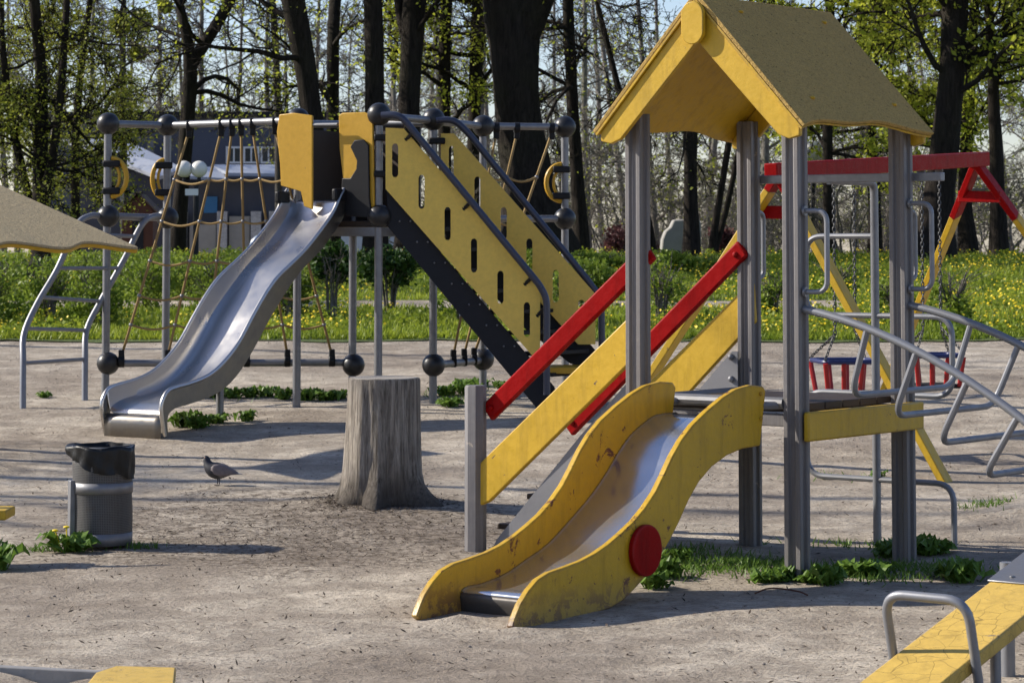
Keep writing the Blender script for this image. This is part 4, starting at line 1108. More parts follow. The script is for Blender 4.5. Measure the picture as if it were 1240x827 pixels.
hero('tree', 'giant old tree with the thickest trunk, behind the yellow stairs', 46, [[(652, 300, 84), (642, 240, 68), (634, 190, 59), (628, 150, 54), (624, 100, 54), (622, 50, 62), (622, 20, 70), (604, -30, 46)], [(630, 40, 50), (645, 5, 50), (664, -40, 44)]], 5.4, 8, (2, 3.6), 'bark', 'leaf', .07, 2, 0.13, 31)
hero('tree', 'slim dark tree between the stairs and the roofed tower', 48, [[(704, 303, 19), (699, 220, 16), (693, 120, 14), (687, 0, 14)]], 2.8, 18, (1.4, 2.8), 'bark', 'leaf', .055, 1, 0.12, 32)
hero('tree', 'thin tree leaning left beside the roof eave', 50, [[(790, 303, 11), (778, 240, 9), (757, 140, 8), (732, 40, 7), (722, 0, 6)]], 2.0, 16, (1.2, 2.4), 'bark', 'leaf', .05, 1, 0.10, 33)
hero('tree', 'dark tree seen framed under the yellow roof', 46, [[(838, 312, 19), (836, 240, 16), (836, 170, 16), (842, 60, 14), (846, 0, 12)]], 2.0, 16, (1.4, 2.6), 'bark', 'leaf', .055, 1, 0.12, 34)
hero('tree', 'pair of thin leaning stems under the yellow roof near the rear post', 49, [[(862, 303, 9), (872, 240, 8), (886, 150, 8), (905, 40, 7)], [(866, 303, 8), (884, 240, 7), (896, 170, 7), (925, 60, 6)]], 2.0, 14, (1.0, 2.2), 'bark', 'leaf', .055, 1, 0.12, 35)
hero('tree', 'slim tree seen between the two grey front and rear posts', 50, [[(1004, 310, 15), (1003, 240, 13), (1002, 150, 12), (1006, 0, 11)]], 1.8, 24, (1.4, 2.6), 'bark', 'leaf', .075, 5, .22, 36, jt=.06)
hero('tree', 'thick dark tree with bright spring leaves right of the roof', 45, [[(1130, 316, 46), (1136, 250, 40), (1144, 180, 34), (1152, 100, 31), (1157, 0, 32)]], 2.6, 46, (1.6, 3.3), 'bark', 'leaf', .08, 5, .24, 37, jt=.06)
hero('tree', 'tree half hidden behind the thick dark trunk at right', 52, [[(1174, 314, 22), (1166, 250, 17), (1172, 150, 14), (1180, 0, 12)]], 2.0, 24, (1.4, 2.6), 'bark', 'leaf', .075, 5, .22, 38, jt=.06)
hero('tree', 'slim dark tree at the right edge beyond the red swing beam', 47, [[(1210, 318, 21), (1208, 230, 18), (1204, 130, 15), (1197, 0, 11)]], 2.4, 30, (1.4, 2.9), 'bark', 'leaf', .08, 5, .24, 39, jt=.06)
hero('tree', 'leafy tree behind the roof ridge, between roof and thick dark trunk', 54, [[(1060, 312, 16), (1058, 200, 14), (1050, 100, 12), (1040, 0, 10)]], 2.4, 34, (1.4, 2.8), 'bark', 'leaf', .08, 5, .24, 40, jt=.06)
t_ = hero('tree', 'pale thin tree carrying round dark mistletoe balls at upper left', 70, [[(150, 300, 8), (150, 150, 8), (148, 60, 8), (150, 0, 7)]], 2.5, 16, (1.4, 2.8), 'bark2', 'leaf2', .07, 1, .3, 41)
for x, y, r in ((146, 30, 15), (172, 25, 14), (167, 64, 11), (200, 8, 9)):
    c = at(x, y, 70); rr = r * 70 / FPX; n = 900
    d = nr.normal(0, 1, (n, 3)); d /= np.linalg.norm(d, axis=1)[:, None]; d *= rr * nr.uniform(.2, 1, (n, 1)) ** .5
    quads('mistletoe_ball', leaf_quads(np.array(c) + d, .07, .01, 1), M['leaf2'], t_)

# far woods: thin trees copied from five prototypes
protos = []
for i in range(6):
    tr = Tree(100 + i, 7.5, (7, 6, 4), .008, .005); r = tr.r
    pts = [(0, 0, -.3)]; lean = r.normal(0, .06, 2)
    for z in (2, 4, 6, 9, 12.5): pts.append((lean[0] * z + r.normal(0, .08), lean[1] * z, z))
    Q, R = tr.trunk(pts, [.12, .085, .075, .06, .045, .015], 8); tr.limbs(Q, R, 1.0 if i % 2 else 1.8, 17, (1.2, 2.9), .45, .05)
    o = finish(tr, 'woodland_tree', (0, 0, 0), None, 'tree', None, 'twig', 'leaf' if i % 3 else 'leaf2', .07, 1, .12, (.02, .14, .04, .28, .02, .08)[i]); protos.append(o)
used = set()
def place_tree(i, x, y, rot, s, label, group):
    o = protos[i]
    if i in used: o = copy_tree(protos[i])
    used.add(i); o.location = (x, y, gz(x, y)); o.rotation_euler = (0, 0, rot); o.scale = (s, s, s); tag(o, label, 'tree', group)
# the first placing of each prototype is in the woods
n_ = 0
for k_ in range(68):
    Y = 60 + 74 * (k_ / 68) ** 1.2; x = (-.235 + .47 * ((k_ * .61803) % 1)) * Y
    xp = 620 + x / Y * FPX
    if 70 < xp < 480 and Y < 86: Y = 90 + (k_ % 7) * 5; x = (xp - 620) / FPX * Y
    leafy = xp > 880
    i = n_ % 6 if n_ < 6 else ((3, 1, 5)[k_ % 3] if leafy else (0, 4, 2, 5, 1)[k_ % 5])
    place_tree(i, x, Y, rng.uniform(0, 6.28), rng.uniform(.85, 1.35), 'thin bare tree in the far woods behind the park trees', 'thin trees of the far woods'); n_ += 1
# park trees standing to the left, outside the picture, whose shadows cross the playground
for x, y, s, i in ((-11.5, 19.6, 1.1, 0), (-15.5, 19.0, 1.2, 2), (-12.5, 33.5, 1.1, 1), (-11.5, 38.5, 1.2, 5), (-14.5, 42.5, 1.2, 3), (-17.0, 30.5, 1.2, 3)):
    place_tree(i, x, y, rng.uniform(0, 6), s, 'bare park tree beyond the left edge of the playground', 'park trees left of the playground')

# ================================================================== SHRUBS, WEEDS, GRASS
def shrub(name, label, px, ytop, wpx, Y, m, n=1500, size=.05, cat='shrub', group=None, stems=7, low=.05, leg=0, sq=1.0, per=2):
    x = px_x(px, Y); g = gz(x, Y); zt_ = at(px, ytop, Y).z; H = max(.25, zt_ - g); w = wpx * Y / FPX / 2
    base = V((x, Y, g)); root = empty(name, base, label, cat, group)
    b = MB()
    for i in range(stems):
        a = rng.uniform(0, 6.28); e = base + V((cos(a) * w * .6, sin(a) * w * .6, H * rng.uniform(.6, .95)))
        p0 = base + V((cos(a) * .05, sin(a) * .05, -.05)); md = (p0 + e) / 2 + V((cos(a) * w * -.12, sin(a) * w * -.12, H * .08))
        b.tube(catmull([p0, md, e], 3), [.012] * 3 + [.008] * 3 + [.004], 5, cap=False)
        for j in range(5):
            q = md + (e - md) * rng.uniform(-.5, .9); b.tube([q, q + V((rng.gauss(0, .16), rng.gauss(0, .16), rng.uniform(.05, .25))) * (H + .2)], [.005, .0025], 3, cap=False)
    b.build('stems', M['twig'], root, ang=180)
    if m:
        ncl = max(10, n // 55); cl = []
        while len(cl) < ncl:
            d = nr.uniform(-1, 1, 3)
            if np.linalg.norm(d) < 1: cl.append(d)
        cl = np.array(cl); cl[:, 0] *= w; cl[:, 1] *= w * .8; h0 = leg * H + low * H; cl[:, 2] = h0 + (H - h0) * (.5 + .5 * cl[:, 2] * sq)
        P = np.repeat(cl, max(1, n // ncl), axis=0); P = P + nr.normal(0, 1, P.shape) * np.array((w * .17, w * .17, (H - h0) * .11))
        P[:, 2] = np.clip(P[:, 2], .01, H * 1.05)
        quads('foliage', leaf_quads(P + np.array(base), size, .02, per), M[m], root)
    return root
GH = 'light green shrubs along the lawn edge'
for i, (px, yt, w, Y) in enumerate(((-10, 312, 90, 30.5), (60, 318, 80, 31.5), (118, 322, 70, 30.3), (175, 312, 90, 33), (228, 306, 80, 34.5), (262, 312, 90, 32), (318, 308, 80, 34), (350, 320, 60, 31.5),
                                    (30, 306, 110, 37), (110, 306, 110, 38), (190, 303, 110, 39), (290, 303, 110, 38))):
    shrub('shrub', 'light green shrub in the row behind the wave slide and rope net', px, yt, w, Y, 'leafm', 1100, .038, group=GH, stems=12)
shrub('clipped_bush', 'dark rounded bush on bare stems under the slide tower', 402, 298, 44, 31.5, 'leafd', 1100, .05, 'bush', leg=.5, stems=14)
shrub('clipped_bush', 'wider dark bush on bare stems behind the stair stringer', 472, 302, 74, 32.5, 'leafd', 1400, .05, 'bush', leg=.45, stems=16)
shrub('clipped_bush', 'dark low bush right of the stairs, behind the red handrail', 700, 318, 90, 36, 'leafm', 1500, .05, 'bush')
for px, yt, w, Y, lab in ((800, 312, 70, 31, 'sparse shrub seen between the tower rear posts and the red handrails'), (690, 330, 60, 30.5, 'sparse shrub beside the far stair handrail'), (1152, 325, 60, 30.5, 'sparse shrub beyond the tower at right, in front of dandelions'),
                          (935, 330, 50, 32, 'sparse shrub directly behind the grey front post'), (1010, 318, 70, 36, 'sparse shrub behind the nearer swing'), (1085, 340, 50, 31, 'sparse shrub between the rear post and the swing leg'), (560, 340, 60, 31, 'sparse shrub under the stairs')):
    shrub('sparse_shrub', lab, px, yt, w, Y, 'leafm', 420, .045, stems=16)
for px, yt, w, Y, lab in ((755, 272, 54, 49, 'reddish purple shrub left of the grey post'), (875, 276, 38, 50, 'reddish purple shrub behind the stone block'), (772, 282, 44, 53, 'low reddish shrub beside the stone block')):
    shrub('plum_shrub', lab, px, yt, w, Y, 'plum', 1000, .05, stems=16)
for i, px in enumerate((560, 600, 650, 690, 725, 760, 810, 860)):
    shrub('hedge_bush', 'green bush in the hedge at the far edge of the lawn', px, 306 + (i % 3) * 4, 62, 40 + (i % 3), 'leafm', 1000, .055, group='hedge bushes at the far edge of the lawn')

bps = []
for i in range(3):
    tr = Tree(300 + i, 6, (6, 5, 4), .0055, -.01); r = tr.r
    for k in range(9):
        a = r.uniform(0, 6.28); d = (cos(a) * .5, sin(a) * .5, 1.3)
        tr.branch(np.array((cos(a) * .15, sin(a) * .15, -.05)), d, r.uniform(1.6, 3.0), .022, 0)
    bps.append(finish(tr, 'brushwood', (0, 0, 0), None, 'shrub', None, 'twig', 'leaf2', .05, 1, .1, (.08, .2, .12)[i]))
for k in range(26):
    Y = 52 + (k * 7.3) % 26; xp = 520 + (k * 28.3) % 740; x = px_x(xp, Y); o = bps[k % 3] if k < 3 else copy_tree(bps[k % 3])
    o.location = (x, Y, gz(x, Y)); o.rotation_euler = (0, 0, k * 1.7); s_ = .75 + .5 * ((k * .37) % 1); o.scale = (s_, s_, s_)
    tag(o, 'bare grey brushwood growing among the far tree trunks', 'shrub', 'bare brushwood among the far trunks')
def weed_proto(seed, nleaf, R_, h):
    r = random.Random(seed); vq = []
    for i in range(nleaf):
        a = r.uniform(0, 6.28); L = R_ * r.uniform(.5, 1.05); w = L * r.uniform(.5, .75); up = h * r.uniform(.3, 1.0)
        d = V((cos(a), sin(a), 0)); s = V((-sin(a), cos(a), 0)); o = V((r.gauss(0, R_ * .3), r.gauss(0, R_ * .3), 0))
        pts = [o + V((0, 0, .0)), o + d * L * .35 + V((0, 0, up * .8)), o + d * L * .7 + V((0, 0, up)), o + d * L + V((0, 0, up * .72))]
        ws = [w * .1, w * .75, w * .95, w * .25]; tw_ = r.uniform(-.4, .4)
        for k in range(3):
            cup = V((0, 0, .18 * w))
            A, B_ = pts[k], pts[k + 1]
            vq.append([A, A + s * ws[k] * .5 + V((0, 0, .18 * ws[k] + tw_ * ws[k])), B_ + s * ws[k + 1] * .5 + V((0, 0, .18 * ws[k + 1] + tw_ * ws[k + 1])), B_])
            vq.append([A - s * ws[k] * .5 + V((0, 0, .18 * ws[k] - tw_ * ws[k])), A, B_, B_ - s * ws[k + 1] * .5 + V((0, 0, .18 * ws[k + 1] - tw_ * ws[k + 1]))])
    return np.array([[tuple(p) for p in q] for q in vq])
wp = [weed_proto(i, 44, .095, .10) for i in range(4)]
wmesh = []
for q in wp: o = quads('weed_clump', q, M['weed']); wmesh.append(o)
wused = set()
def weed(px, py, s, label, group):
    i = rng.randrange(4); o = wmesh[i]
    if i in wused: o = wmesh[i].copy(); col.objects.link(o)
    wused.add(i); p = gnd(px, py); o.location = p - V((0, 0, .008)); o.rotation_euler = (0, 0, rng.uniform(0, 6.28)); s *= .85; o.scale = (s, s, s * rng.uniform(.7, 1.15)); tag(o, label, 'weed', group); return o
for px, py, s in ((222, 517, 1.35), (240, 519, 1.3), (260, 513, 1.2)): weed(px, py, s, 'leafy weed clump at the right foot of the wave slide', 'weeds at the foot of the wave slide')
weed(299, 510, 1.0, 'lone leafy weed clump right of the wave slide foot, clear of the others', None)
for px, py, s in ((258, 482, .9), (282, 483, 1.1), (304, 482, 1.2), (325, 481, 1.1), (345, 484, 1.2), (372, 485, 1.1), (396, 485, 1.2), (410, 484, 1)): weed(px, py, s, 'leafy weed clump in the row under the slide tower', 'weeds in the row under the slide tower')
for px, py, s in ((540, 480, 1.4), (562, 472, 1.5), (580, 468, 1.2), (547, 493, 1.2), (566, 478, 1.3)): weed(px, py, s, 'leafy weed clump under the low ball-jointed bar behind the stump', 'weeds behind the stump')
weed(610, 470, 1.1, 'small weed clump below the charcoal stair stringer', None)
wb = weed(84, 668, 1.5, 'leafy weed clump with a yellow flower leaning on the litter bin', None)
for fx, fy, fz in ((.01, -.05, .125), (.06, .0, .115)):
    b = MB(); b.sphere((fx, fy, fz), .014, 10, 6, .5); b.tube([(fx, fy, fz), (fx * .5, fy * .5, 0)], .003, 5); b.build('flower', M['dandelion'], wb, base=(0, 0, 0))
weed(-3, 690, 1.5, 'leafy weed cut off by the left edge of the picture', None)
weed(55, 482, .7, 'small weed at the foot of the curved ladder', None)
for px, py, s in ((790, 712, 1.15), (806, 700, 1.1), (822, 682, .9)): weed(px, py, s, 'leafy weed clump beside the red round plate of the yellow slide', 'weeds beside the yellow slide')
for px, py, s in ((925, 706, .9), (942, 704, 1.0), (955, 702, .8)): weed(px, py, s, 'leafy weed clump left of the front tower post', 'weeds left of the front tower post')
for px, py, s in ((985, 706, 1.0), (1003, 708, 1.1), (1042, 698, 1.3), (1060, 696, 1.2), (1078, 676, 1.2)): weed(px, py, s, 'leafy weed clump between the front and right tower posts', 'weeds between the tower posts')
for px, py, s in ((1122, 672, 1.2), (1136, 670, 1.2), (1150, 700, 1.3), (1166, 706, 1.2)): weed(px, py, s, 'leafy weed clump right of the right tower post', 'weeds right of the tower')
weed(1002, 580, .6, 'tiny weed under the snake-shaped climbing tube', None); weed(1062, 578, .6, 'tiny weed beside the climbing pole on bare ground', None)

def blades(name, P, h, w, m, lean=.4):
    n = len(P); a = nr.uniform(0, 2 * pi, n); s = np.stack([np.cos(a), np.sin(a), np.zeros(n)], 1) * (w * nr.uniform(.6, 1.4, n))[:, None]
    t = nr.normal(0, lean, (n, 3)); t[:, 2] = 1; t *= (h * nr.uniform(.5, 1.3, n))[:, None]
    return quads(name, np.stack([P - s, P + s, P + t * .6 + s * .8, P + t], 1), m)
def zs(x, y): return np.array([gz(a, b) for a, b in zip(x, y)])
n = 100000
y = 28.55 + 20 * nr.random(n) ** 1.35; x = (nr.random(n) * 2 - 1) * (y * .205 + .4)
keep = ~((y > 33.05) & (y < 34.35) & (x < 4.3)); keep &= (y > 28.55 + np.array([lawn_edge(a) for a in x]) * 1.0); x, y = x[keep], y[keep]
P = np.stack([x, y, zs(x, y)], 1)
tag(blades('grass', P, .085, .011, M['grass']), kind='stuff')['label'] = 'spring grass of the lawn behind the playground'
n = 26000
y = 28.7 + 19 * nr.random(n) ** 1.3; x = (nr.random(n) * 2 - 1) * (y * .205 + .4)
dens = np.array([mnoise.noise(V((a * 1.1, b * .8, 21))) for a, b in zip(x, y)])
keep = (dens + nr.normal(0, .12, n) > .06) & ~((y > 33.0) & (y < 34.4) & (x < 4.3)); x, y = x[keep], y[keep]
P = np.stack([x, y, zs(x, y) + nr.uniform(.02, .16, len(x))], 1)
tag(quads('ground_cover', leaf_quads(P, .045, .02, 2, .5), M['grass']), kind='stuff')['label'] = 'leafy green ground cover growing in patches of the lawn'
n = 9000
y = 28.8 + 18 * nr.random(n) ** 1.2; x = (nr.random(n) * 2 - 1) * (y * .205)
dens = np.array([mnoise.noise(V((a * .55, b * .35, 9))) for a, b in zip(x, y)]) + .35 * (x > 1.5)
keep = (dens + nr.normal(0, .15, n) > .08) & ~((y > 33.0) & (y < 34.4) & (x < 4.3)); x, y = x[keep], y[keep]
P = np.stack([x, y, zs(x, y) + nr.uniform(.08, .19, len(x))], 1); m_ = len(P)
ax = nr.normal(0, .35, (m_, 3)) + np.array((0, -.5, .8)); ax /= np.linalg.norm(ax, axis=1)[:, None]
a = np.cross(ax, np.array((1.0, 0, 0))); a /= np.linalg.norm(a, axis=1)[:, None]; b_ = np.cross(ax, a); s = nr.uniform(.011, .02, (m_, 1))
tag(quads('dandelion_flowers', np.stack([P - a * s, P + b_ * s, P + a * s, P - b_ * s], 1), M['dandelion']), kind='stuff')['label'] = 'yellow dandelions flowering in the lawn'
# short grass tufts round the tower feet and the bin
pts = []
for px, py, rx, ry, k in ((850, 690, .45, .28, 1500), (820, 672, .3, .25, 700), (900, 682, .35, .2, 800), (960, 690, .3, .2, 400), (1040, 700, .45, .22, 900), (1090, 690, .3, .25, 500), (985, 660, .35, .12, 160), (1120, 690, .4, .25, 400),
                          (165, 664, .10, .05, 160), (50, 667, .22, .05, 260), (1075, 664, .3, .15, 250), (1195, 612, .18, .2, 300), (250, 480, .6, .3, 200), (560, 480, .5, .5, 300), (1000, 578, .3, .2, 70), (790, 700, .2, .2, 300)):
    g = gnd(px, py); q = nr.normal(0, .55, (int(k * .5), 2)) * np.array((rx, ry)); pts += [(g.x + u_, g.y + v_, 0) for u_, v_ in q]
P = np.array(pts); P[:, 2] = zs(P[:, 0], P[:, 1])
tag(blades('grass_tufts', P, .038, .004, M['weed'], .6), kind='stuff')['label'] = 'short grass tufts round the feet of the tower and bin'
# twigs, leaf bits and pebbles on the ground
n = 9000; y = 9 + 20 * nr.random(n) ** 1.3; x = (nr.random(n) * 2 - 1) * (y * .2 + .2)
g1 = nr.normal(0, 1, (3500, 2)) * np.array((.75, .8)) + np.array((-1.2, 15.4)); x = np.concatenate([x, g1[:, 0]]); y = np.concatenate([y, g1[:, 1]])
aa = nr.uniform(0, 2 * pi, 1500); rr = .25 + np.abs(nr.normal(0, .12, 1500)); x = np.concatenate([x, sp.x + rr * np.cos(aa)]); y = np.concatenate([y, sp.y + rr * np.sin(aa)])
P = np.stack([x, y, zs(x, y) + .003], 1); n = len(P); a = nr.uniform(0, 2 * pi, n); L = nr.uniform(.004, .022, n)[:, None]
d = np.stack([np.cos(a), np.sin(a), nr.normal(0, .25, n)], 1) * L; s = np.stack([-np.sin(a), np.cos(a), nr.normal(0, .3, n)], 1) * nr.uniform(.0015, .006, n)[:, None]
tag(quads('ground_litter', np.stack([P - d, P + s, P + d, P - s], 1) + np.array((0, 0, .004)), plain('litter_brown', (.06, .042, .028), .9, .5, 3, 0)), kind='stuff')['label'] = 'twigs and dry leaf bits lying on the sandy ground'
b = MB()
for i in range(170):
    y_ = 9 + 14 * rng.random() ** 1.2; x_ = rng.uniform(-1, 1) * y_ * .2; r_ = rng.uniform(.003, .009)
    b.sphere((x_, y_, gz(x_, y_) + r_ * .3), r_, 7, 5, .65)
tag(b.build('pebbles', plain('pebble', (.20, .175, .15), .9, .4, 9, .2), ang=180), kind='stuff')['label'] = 'small pebbles scattered on the ground'

# ================================================================== BUILDINGS, LAMPS, CAR, STONE
def window(root, x0, y0, x1, y1, Y, t=.06):
    p, q = at(x0, y1, Y), at(x1, y0, Y); wd = empty('window', (p + q) / 2, parent=root)
    b = MB(); b.aabox(p.x, q.x, Y - .03, Y - .01, p.z, q.z); b.build('pane', M['glass'], wd)
    b = MB()
    for a0, a1, c0, c1 in ((p.x - t, p.x, p.z - t, q.z + t), (q.x, q.x + t, p.z - t, q.z + t), (p.x, q.x, p.z - t, p.z), (p.x, q.x, q.z, q.z + t), ((p.x + q.x) / 2 - t * .4, (p.x + q.x) / 2 + t * .4, p.z, q.z)):
        b.aabox(a0, a1, Y - .08, Y - .005, c0, c1)
    b.build('frame', M['white'], wd)
M['slate'] = plain('slate_blue_wall', (.075, .085, .115), .8, .25, 1.5, .3)
M['slate2'] = plain('dark_wall', (.06, .065, .085), .85, .3, 2.5, .3)
M['metroof'] = metal('corrugated_roof', (.34, .365, .42), .45, .3, .2, 4)
def wbrick():
    m, nt, b = mat('white_brick'); t = N(nt, 'ShaderNodeTexBrick'); t.inputs['Scale'].default_value = 6; t.inputs['Color1'].default_value = (.50, .50, .50, 1); t.inputs['Color2'].default_value = (.36, .36, .37, 1); t.inputs['Mortar'].default_value = (.14, .14, .14, 1)
    sep = N(nt, 'ShaderNodeSeparateXYZ'); c = N(nt, 'ShaderNodeCombineXYZ'); nt.links.new(tc(nt), sep.inputs[0]); nt.links.new(sep.outputs['X'], c.inputs[0]); nt.links.new(sep.outputs['Z'], c.inputs[1])
    nt.links.new(c.outputs[0], t.inputs['Vector']); nt.links.new(t.outputs['Color'], b.inputs['Base Color']); b.inputs['Roughness'].default_value = .9; return m
M['wbrick'] = wbrick()
def dark_block():
    Y = 84; l, r_ = at(40, 142, Y), at(500, 142, Y); g = .7
    root = empty('long_building', ((l.x + r_.x) / 2, Y + 4, g), 'long dark slate building with white windows far behind the rope net', 'building')
    b = MB(); b.aabox(l.x, r_.x, Y, Y + 8, g - .5, l.z); b.build('wall', M['slate'], root)
    b = MB(); b.aabox(l.x - .2, r_.x + .2, Y - .25, Y + 8.2, l.z, l.z + .16); b.build('roof', M['charcoal'], root)
    for x0, x1 in ((276, 291), (297, 312), (318, 333), (150, 166), (110, 126)): window(root, x0, 180, x1, 196, Y)
    b = MB(); p = at(184, 186, Y); b.aabox(p.x - .1, p.x + .1, Y - .4, Y - .2, g, p.z + .4); b.build('vent_pipe', M['steel'], root)
dark_block()
def shed():
    Y = 76; g = .75
    c = at(160, 240, Y); root = empty('metal_roof_shed', (c.x, Y, g), 'shed with a pale sloping metal roof behind the left end of the climbing frame', 'shed')
    pts = [at(70, 166, 80), at(150, 168, 80), at(222, 204, 75), at(192, 214, 75)]
    b = MB(); b.prism(pts, V((0, .02, -.10))); b.build('roof', M['metroof'], root)
    l, r_ = at(104, 222, 77), at(212, 222, 77)
    b = MB(); b.prism([V((at(x, y, 77).x, 77, at(x, y, 77).z)) for x, y in ((95, 185), (150, 185), (208, 212))] + [V((at(208, 212, 77).x, 77, g - .5)), V((at(95, 185, 77).x, 77, g - .5))], V((0, 4, 0))); b.build('wall', M['slate2'], root)
shed()
def kiosk():
    Y = 72; g = .75
    l, r_ = at(212, 214, Y), at(336, 214, Y); root = empty('brick_kiosk', ((l.x + r_.x) / 2, Y + 1.5, g), 'low kiosk with white brick piers and pale roof behind the rope net', 'kiosk')
    zt_ = at(270, 214, Y).z
    b = MB(); b.aabox(l.x, r_.x, Y + .3, Y + 4, g - .4, zt_ - .02); b.build('wall', M['slate2'], root)
    for x0, x1 in ((213, 226), (263, 275), (304, 316), (326, 337)):
        p, q = at(x0, 256, Y), at(x1, 256, Y); b = MB(); b.aabox(p.x, q.x, Y - .05, Y + .28, g - .4, p.z); b.build('pier', M['wbrick'], root)
    for x0, x1, y0 in ((229, 261, 272), (277, 302, 262)):
        p, q = at(x0, y0, Y), at(x1, y0, Y); b = MB(); b.aabox(p.x, q.x, Y + .1, Y + .25, g - .4, p.z); b.build('shutter', M['concrete'], root)
    p, q = at(246, 238, Y), at(262, 258, Y); b = MB(); b.aabox(p.x, q.x, Y + .2, Y + .28, q.z, p.z); b.build('blue_panel', plain('sky_blue_panel', (.03, .14, .30), .5), root)
    b = MB(); b.prism([at(218, 216, Y - .4), at(276, 220, Y - .4), at(262, 206, Y + 1.6), at(222, 204, Y + 1.6)], V((0, .02, .08))); b.build('porch_roof', M['metroof'], root)
    b = MB(); b.prism([at(276, 213, Y - .3), at(342, 214, Y - .3), at(342, 203, Y + 2), at(256, 203, Y + 2)], V((0, .02, .08))); b.build('roof', M['metroof'], root)
kiosk()
def hut():
    Y = 62; g = gz(px_x(167, Y), Y); c = at(167, 234, Y); ex = V((1, 0, 0))
    root = empty('wooden_hut', (c.x, Y, g), 'small reddish brown wooden hut with a tiled gable roof', 'hut')
    w = .36; ez = at(167, 254, Y).z
    mh = plain('red_brown_wood', (.075, .028, .016), .8, .3, 6)
    b = MB(); b.prism([V((c.x - w, Y, g - .3)), V((c.x + w, Y, g - .3)), V((c.x + w, Y, ez)), V((c.x, Y, c.z - .06)), V((c.x - w, Y, ez))], V((0, .8, 0))); b.build('wall', mh, root)
    for s in (-1, 1):
        b = MB(); p0 = V((c.x, Y - .1, c.z)); p1 = V((c.x + s * w * 1.25, Y - .1, ez - .07)); n = V((0, 0, .05))
        b.prism([p0, p1, p1 + n, p0 + n], V((0, 1, 0))); b.build('roof', plain('hut_roof_tile', (.11, .075, .055), .85, .3, 9), root)
    b = MB(); b.aabox(c.x - .12, c.x + .14, Y - .015, Y - .004, g + .1, ez - .25); b.build('opening', M['charcoal'], root)
    b = MB(); b.aabox(c.x - .45, c.x - .37, Y + .2, Y + .3, ez, c.z + .02); b.build('chimney', M['concrete'], root)
hut()
def lamp(label, Y, pole_px, globes, r):
    x = px_x(pole_px, Y); g = gz(x, Y); root = empty('street_lamp', (x, Y, g), label, 'street lamp')
    ps = [at(a, b_, Y) for a, b_ in globes]; zt_ = min(p.z for p in ps)
    b = MB(); b.tube([V((x, Y, g - .2)), V((x, Y, zt_ - r * (.9 if len(ps) == 1 else 1.8)))], .045, 10)
    if len(ps) > 1:
        b.tube([V((ps[0].x, Y, zt_ - r * 1.5)), V((ps[-1].x, Y, zt_ - r * 1.5))], .025, 8)
        for p in ps: b.tube([V((p.x, Y, zt_ - r * 1.5)), V((p.x, Y, p.z - r * .8))], .03, 8)
    b.build('pole', M['charcoal'], root)
    for p in ps:
        b = MB(); b.sphere(p, r, 20, 14); b.build('globe', M['globe'], root, ang=180)
    return root, x, g
M['globe'] = plain('opal_globe', (.70, .68, .62), .35, .08, 10, 0)
rt, lx, lg = lamp('street lamp with two white globes behind the rope net', 41, 237, ((223, 205), (241, 205)), .13)
b = MB(); p = at(233, 233, 41); b.aabox(p.x - .10, p.x + .10, 40.9, 40.93, p.z - .05, p.z + .05); b.build('sign_plate', M['white'], rt)
lamp('single globe street lamp beside the roof eave of the tower', 54, 985, ((984, 184),), .22)
def car():
    Y = 66; x = px_x(405, Y); g = gz(x, Y); base = V((x, Y, g)); root = empty('parked_car', base, 'pale blue parked car glimpsed under the slide tower', 'car')
    side = [(-2.0, .35), (-2.05, .62), (-1.9, .82), (-1.2, .90), (-.62, 1.32), (.55, 1.36), (1.25, .98), (1.9, .86), (2.05, .6), (2.0, .35)]
    b = MB(); b.prism([base + V((a, -.8, z)) for a, z in side], V((0, 1.6, 0))); b.build('body', plain('pale_blue_car_paint', (.35, .43, .52), .25, .05, 2, 0), root, bevel=.06)
    for sx, pts in ((0, [(-1.02, .93), (-.55, 1.25), (-.05, 1.28), (-.05, .93)]), (1, [(.03, .93), (.03, 1.28), (.5, 1.27), (1.0, .96)])):
        b = MB(); b.prism([base + V((a, -.812, z)) for a, z in pts], V((0, .01, 0))); b.build('side_window', M['glass'], root)
    for a in (-1.25, 1.25):
        for s in (-.74, .74):
            b = MB(); b.disc(base + V((a, s, .31)), V((0, 1, 0)), .31, .2, 24); w_ = b.build('wheel', M['black'], root)
            b = MB(); b.disc(base + V((a, s * 1.14, .31)), V((0, 1, 0)), .19, .03, 20); b.build('rim', M['steel'], w_)
    b = MB(); b.sphere(base + V((-1.93, -.62, .66)), .10, 12, 8); b.build('headlight', M['white'], root)
car()
def stone():
    Y = 51; a = at(826, 302, Y); g = gz(a.x, Y); base = V((a.x, Y, g))
    b = MB(); pts = [(801, 306), (802, 290), (806, 280), (812, 275), (816, 266), (846, 265), (849, 270), (849, 306)]
    b.prism([at(x, y, Y) for x, y in pts], V((0, .7, 0))); o = b.build('stone_block', M['concrete'], base=base, bevel=.03)
    tag(o, 'grey concrete block with a broken left edge beneath the yellow roof', 'block')
stone()
def wire():
    g = gnd(940, 722); b = MB(); b.tube(catmull([g + V((-.10, 0, .012)), g + V((-.02, .05, .03)), g + V((.10, .02, .02)), g + V((.14, -.06, .012))], 4), .004, 6); o = b.build('rusty_wire', plain('rust', (.09, .035, .02), .9), base=g)
    tag(o, 'short bent rusty wire lying near the front tower post', 'wire')
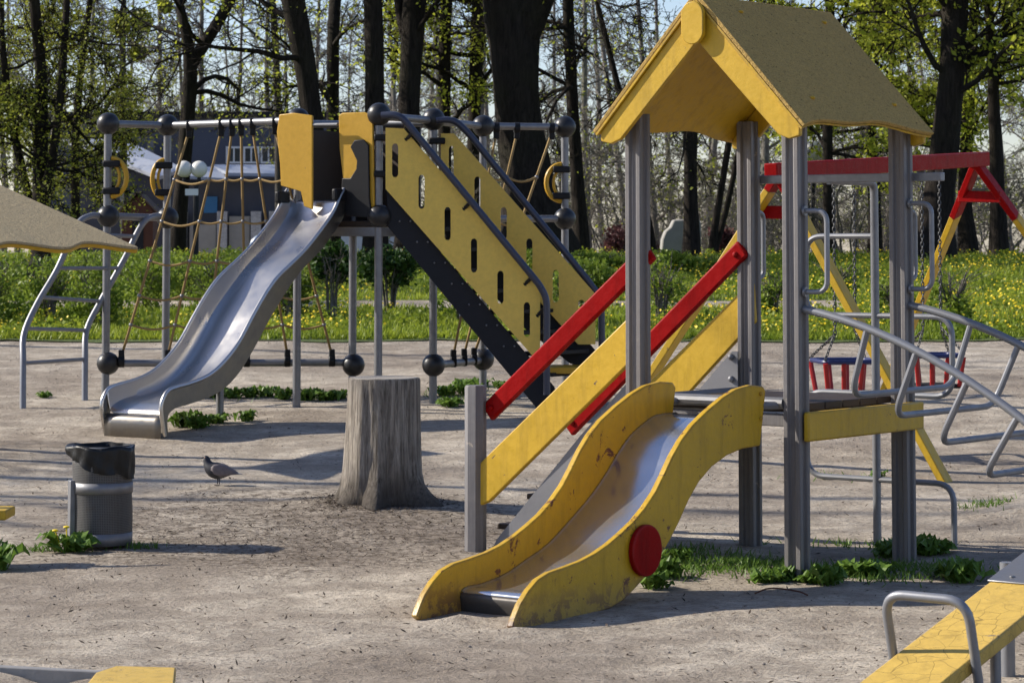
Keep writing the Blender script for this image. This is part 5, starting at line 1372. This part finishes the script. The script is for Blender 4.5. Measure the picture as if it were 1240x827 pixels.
wire()

# ================================================================== LIGHT, SKY, CAMERA
SUN_AZ, SUN_EL = radians(167), radians(32)             # azimuth measured from +X, counter-clockwise
sv = V((cos(SUN_AZ) * cos(SUN_EL), sin(SUN_AZ) * cos(SUN_EL), sin(SUN_EL)))
L = bpy.data.lights.new('sun', 'SUN'); L.energy = 5.0; L.angle = radians(.53); L.color = (1, .93, .82)
lo = bpy.data.objects.new('sun', L); col.objects.link(lo); lo.rotation_euler = sv.to_track_quat('Z', 'Y').to_euler(); lo.location = (-10, 5, 20)
w = bpy.data.worlds.new('World'); scene.world = w; w.use_nodes = True; nt = w.node_tree
sky = nt.nodes.new('ShaderNodeTexSky'); sky.sky_type = 'NISHITA'; sky.sun_disc = False; sky.sun_elevation = SUN_EL; sky.sun_rotation = math.atan2(sv.x, sv.y)
sky.air_density = 1.0; sky.dust_density = .5; sky.ozone_density = 2.0
bg = nt.nodes['Background']; nt.links.new(mix(nt, 1.0, sky.outputs[0], (1.0, .97, 1.10), 'MULTIPLY'), bg.inputs[0]); bg.inputs[1].default_value = .105
cam = bpy.data.cameras.new('camera'); co = bpy.data.objects.new('camera', cam); col.objects.link(co); scene.camera = co
cam.sensor_width = 36; cam.sensor_fit = 'HORIZONTAL'; cam.lens = FPX / 1240 * 36; cam.clip_end = 2000; cam.clip_start = .1
cam.dof.use_dof = True; cam.dof.focus_distance = 14.0; cam.dof.aperture_fstop = 11
cam.shift_y = -(413.5 - CY) / 1240
co.location = CAM; co.rotation_euler = (radians(90) + PITCH, 0, 0)
vs = scene.view_settings; vs.view_transform = 'Standard'; vs.look = 'None'; vs.exposure = 0.55; vs.gamma = 1; vs.use_curve_mapping = False
scene.render.engine = 'CYCLES'; cy = scene.cycles
cy.use_denoising = True; cy.max_bounces = 6; cy.diffuse_bounces = 3; cy.glossy_bounces = 3; cy.transmission_bounces = 4; cy.use_adaptive_sampling = True; cy.adaptive_threshold = .02
for o in bpy.data.objects:
    if '_b' in o: del o['_b']
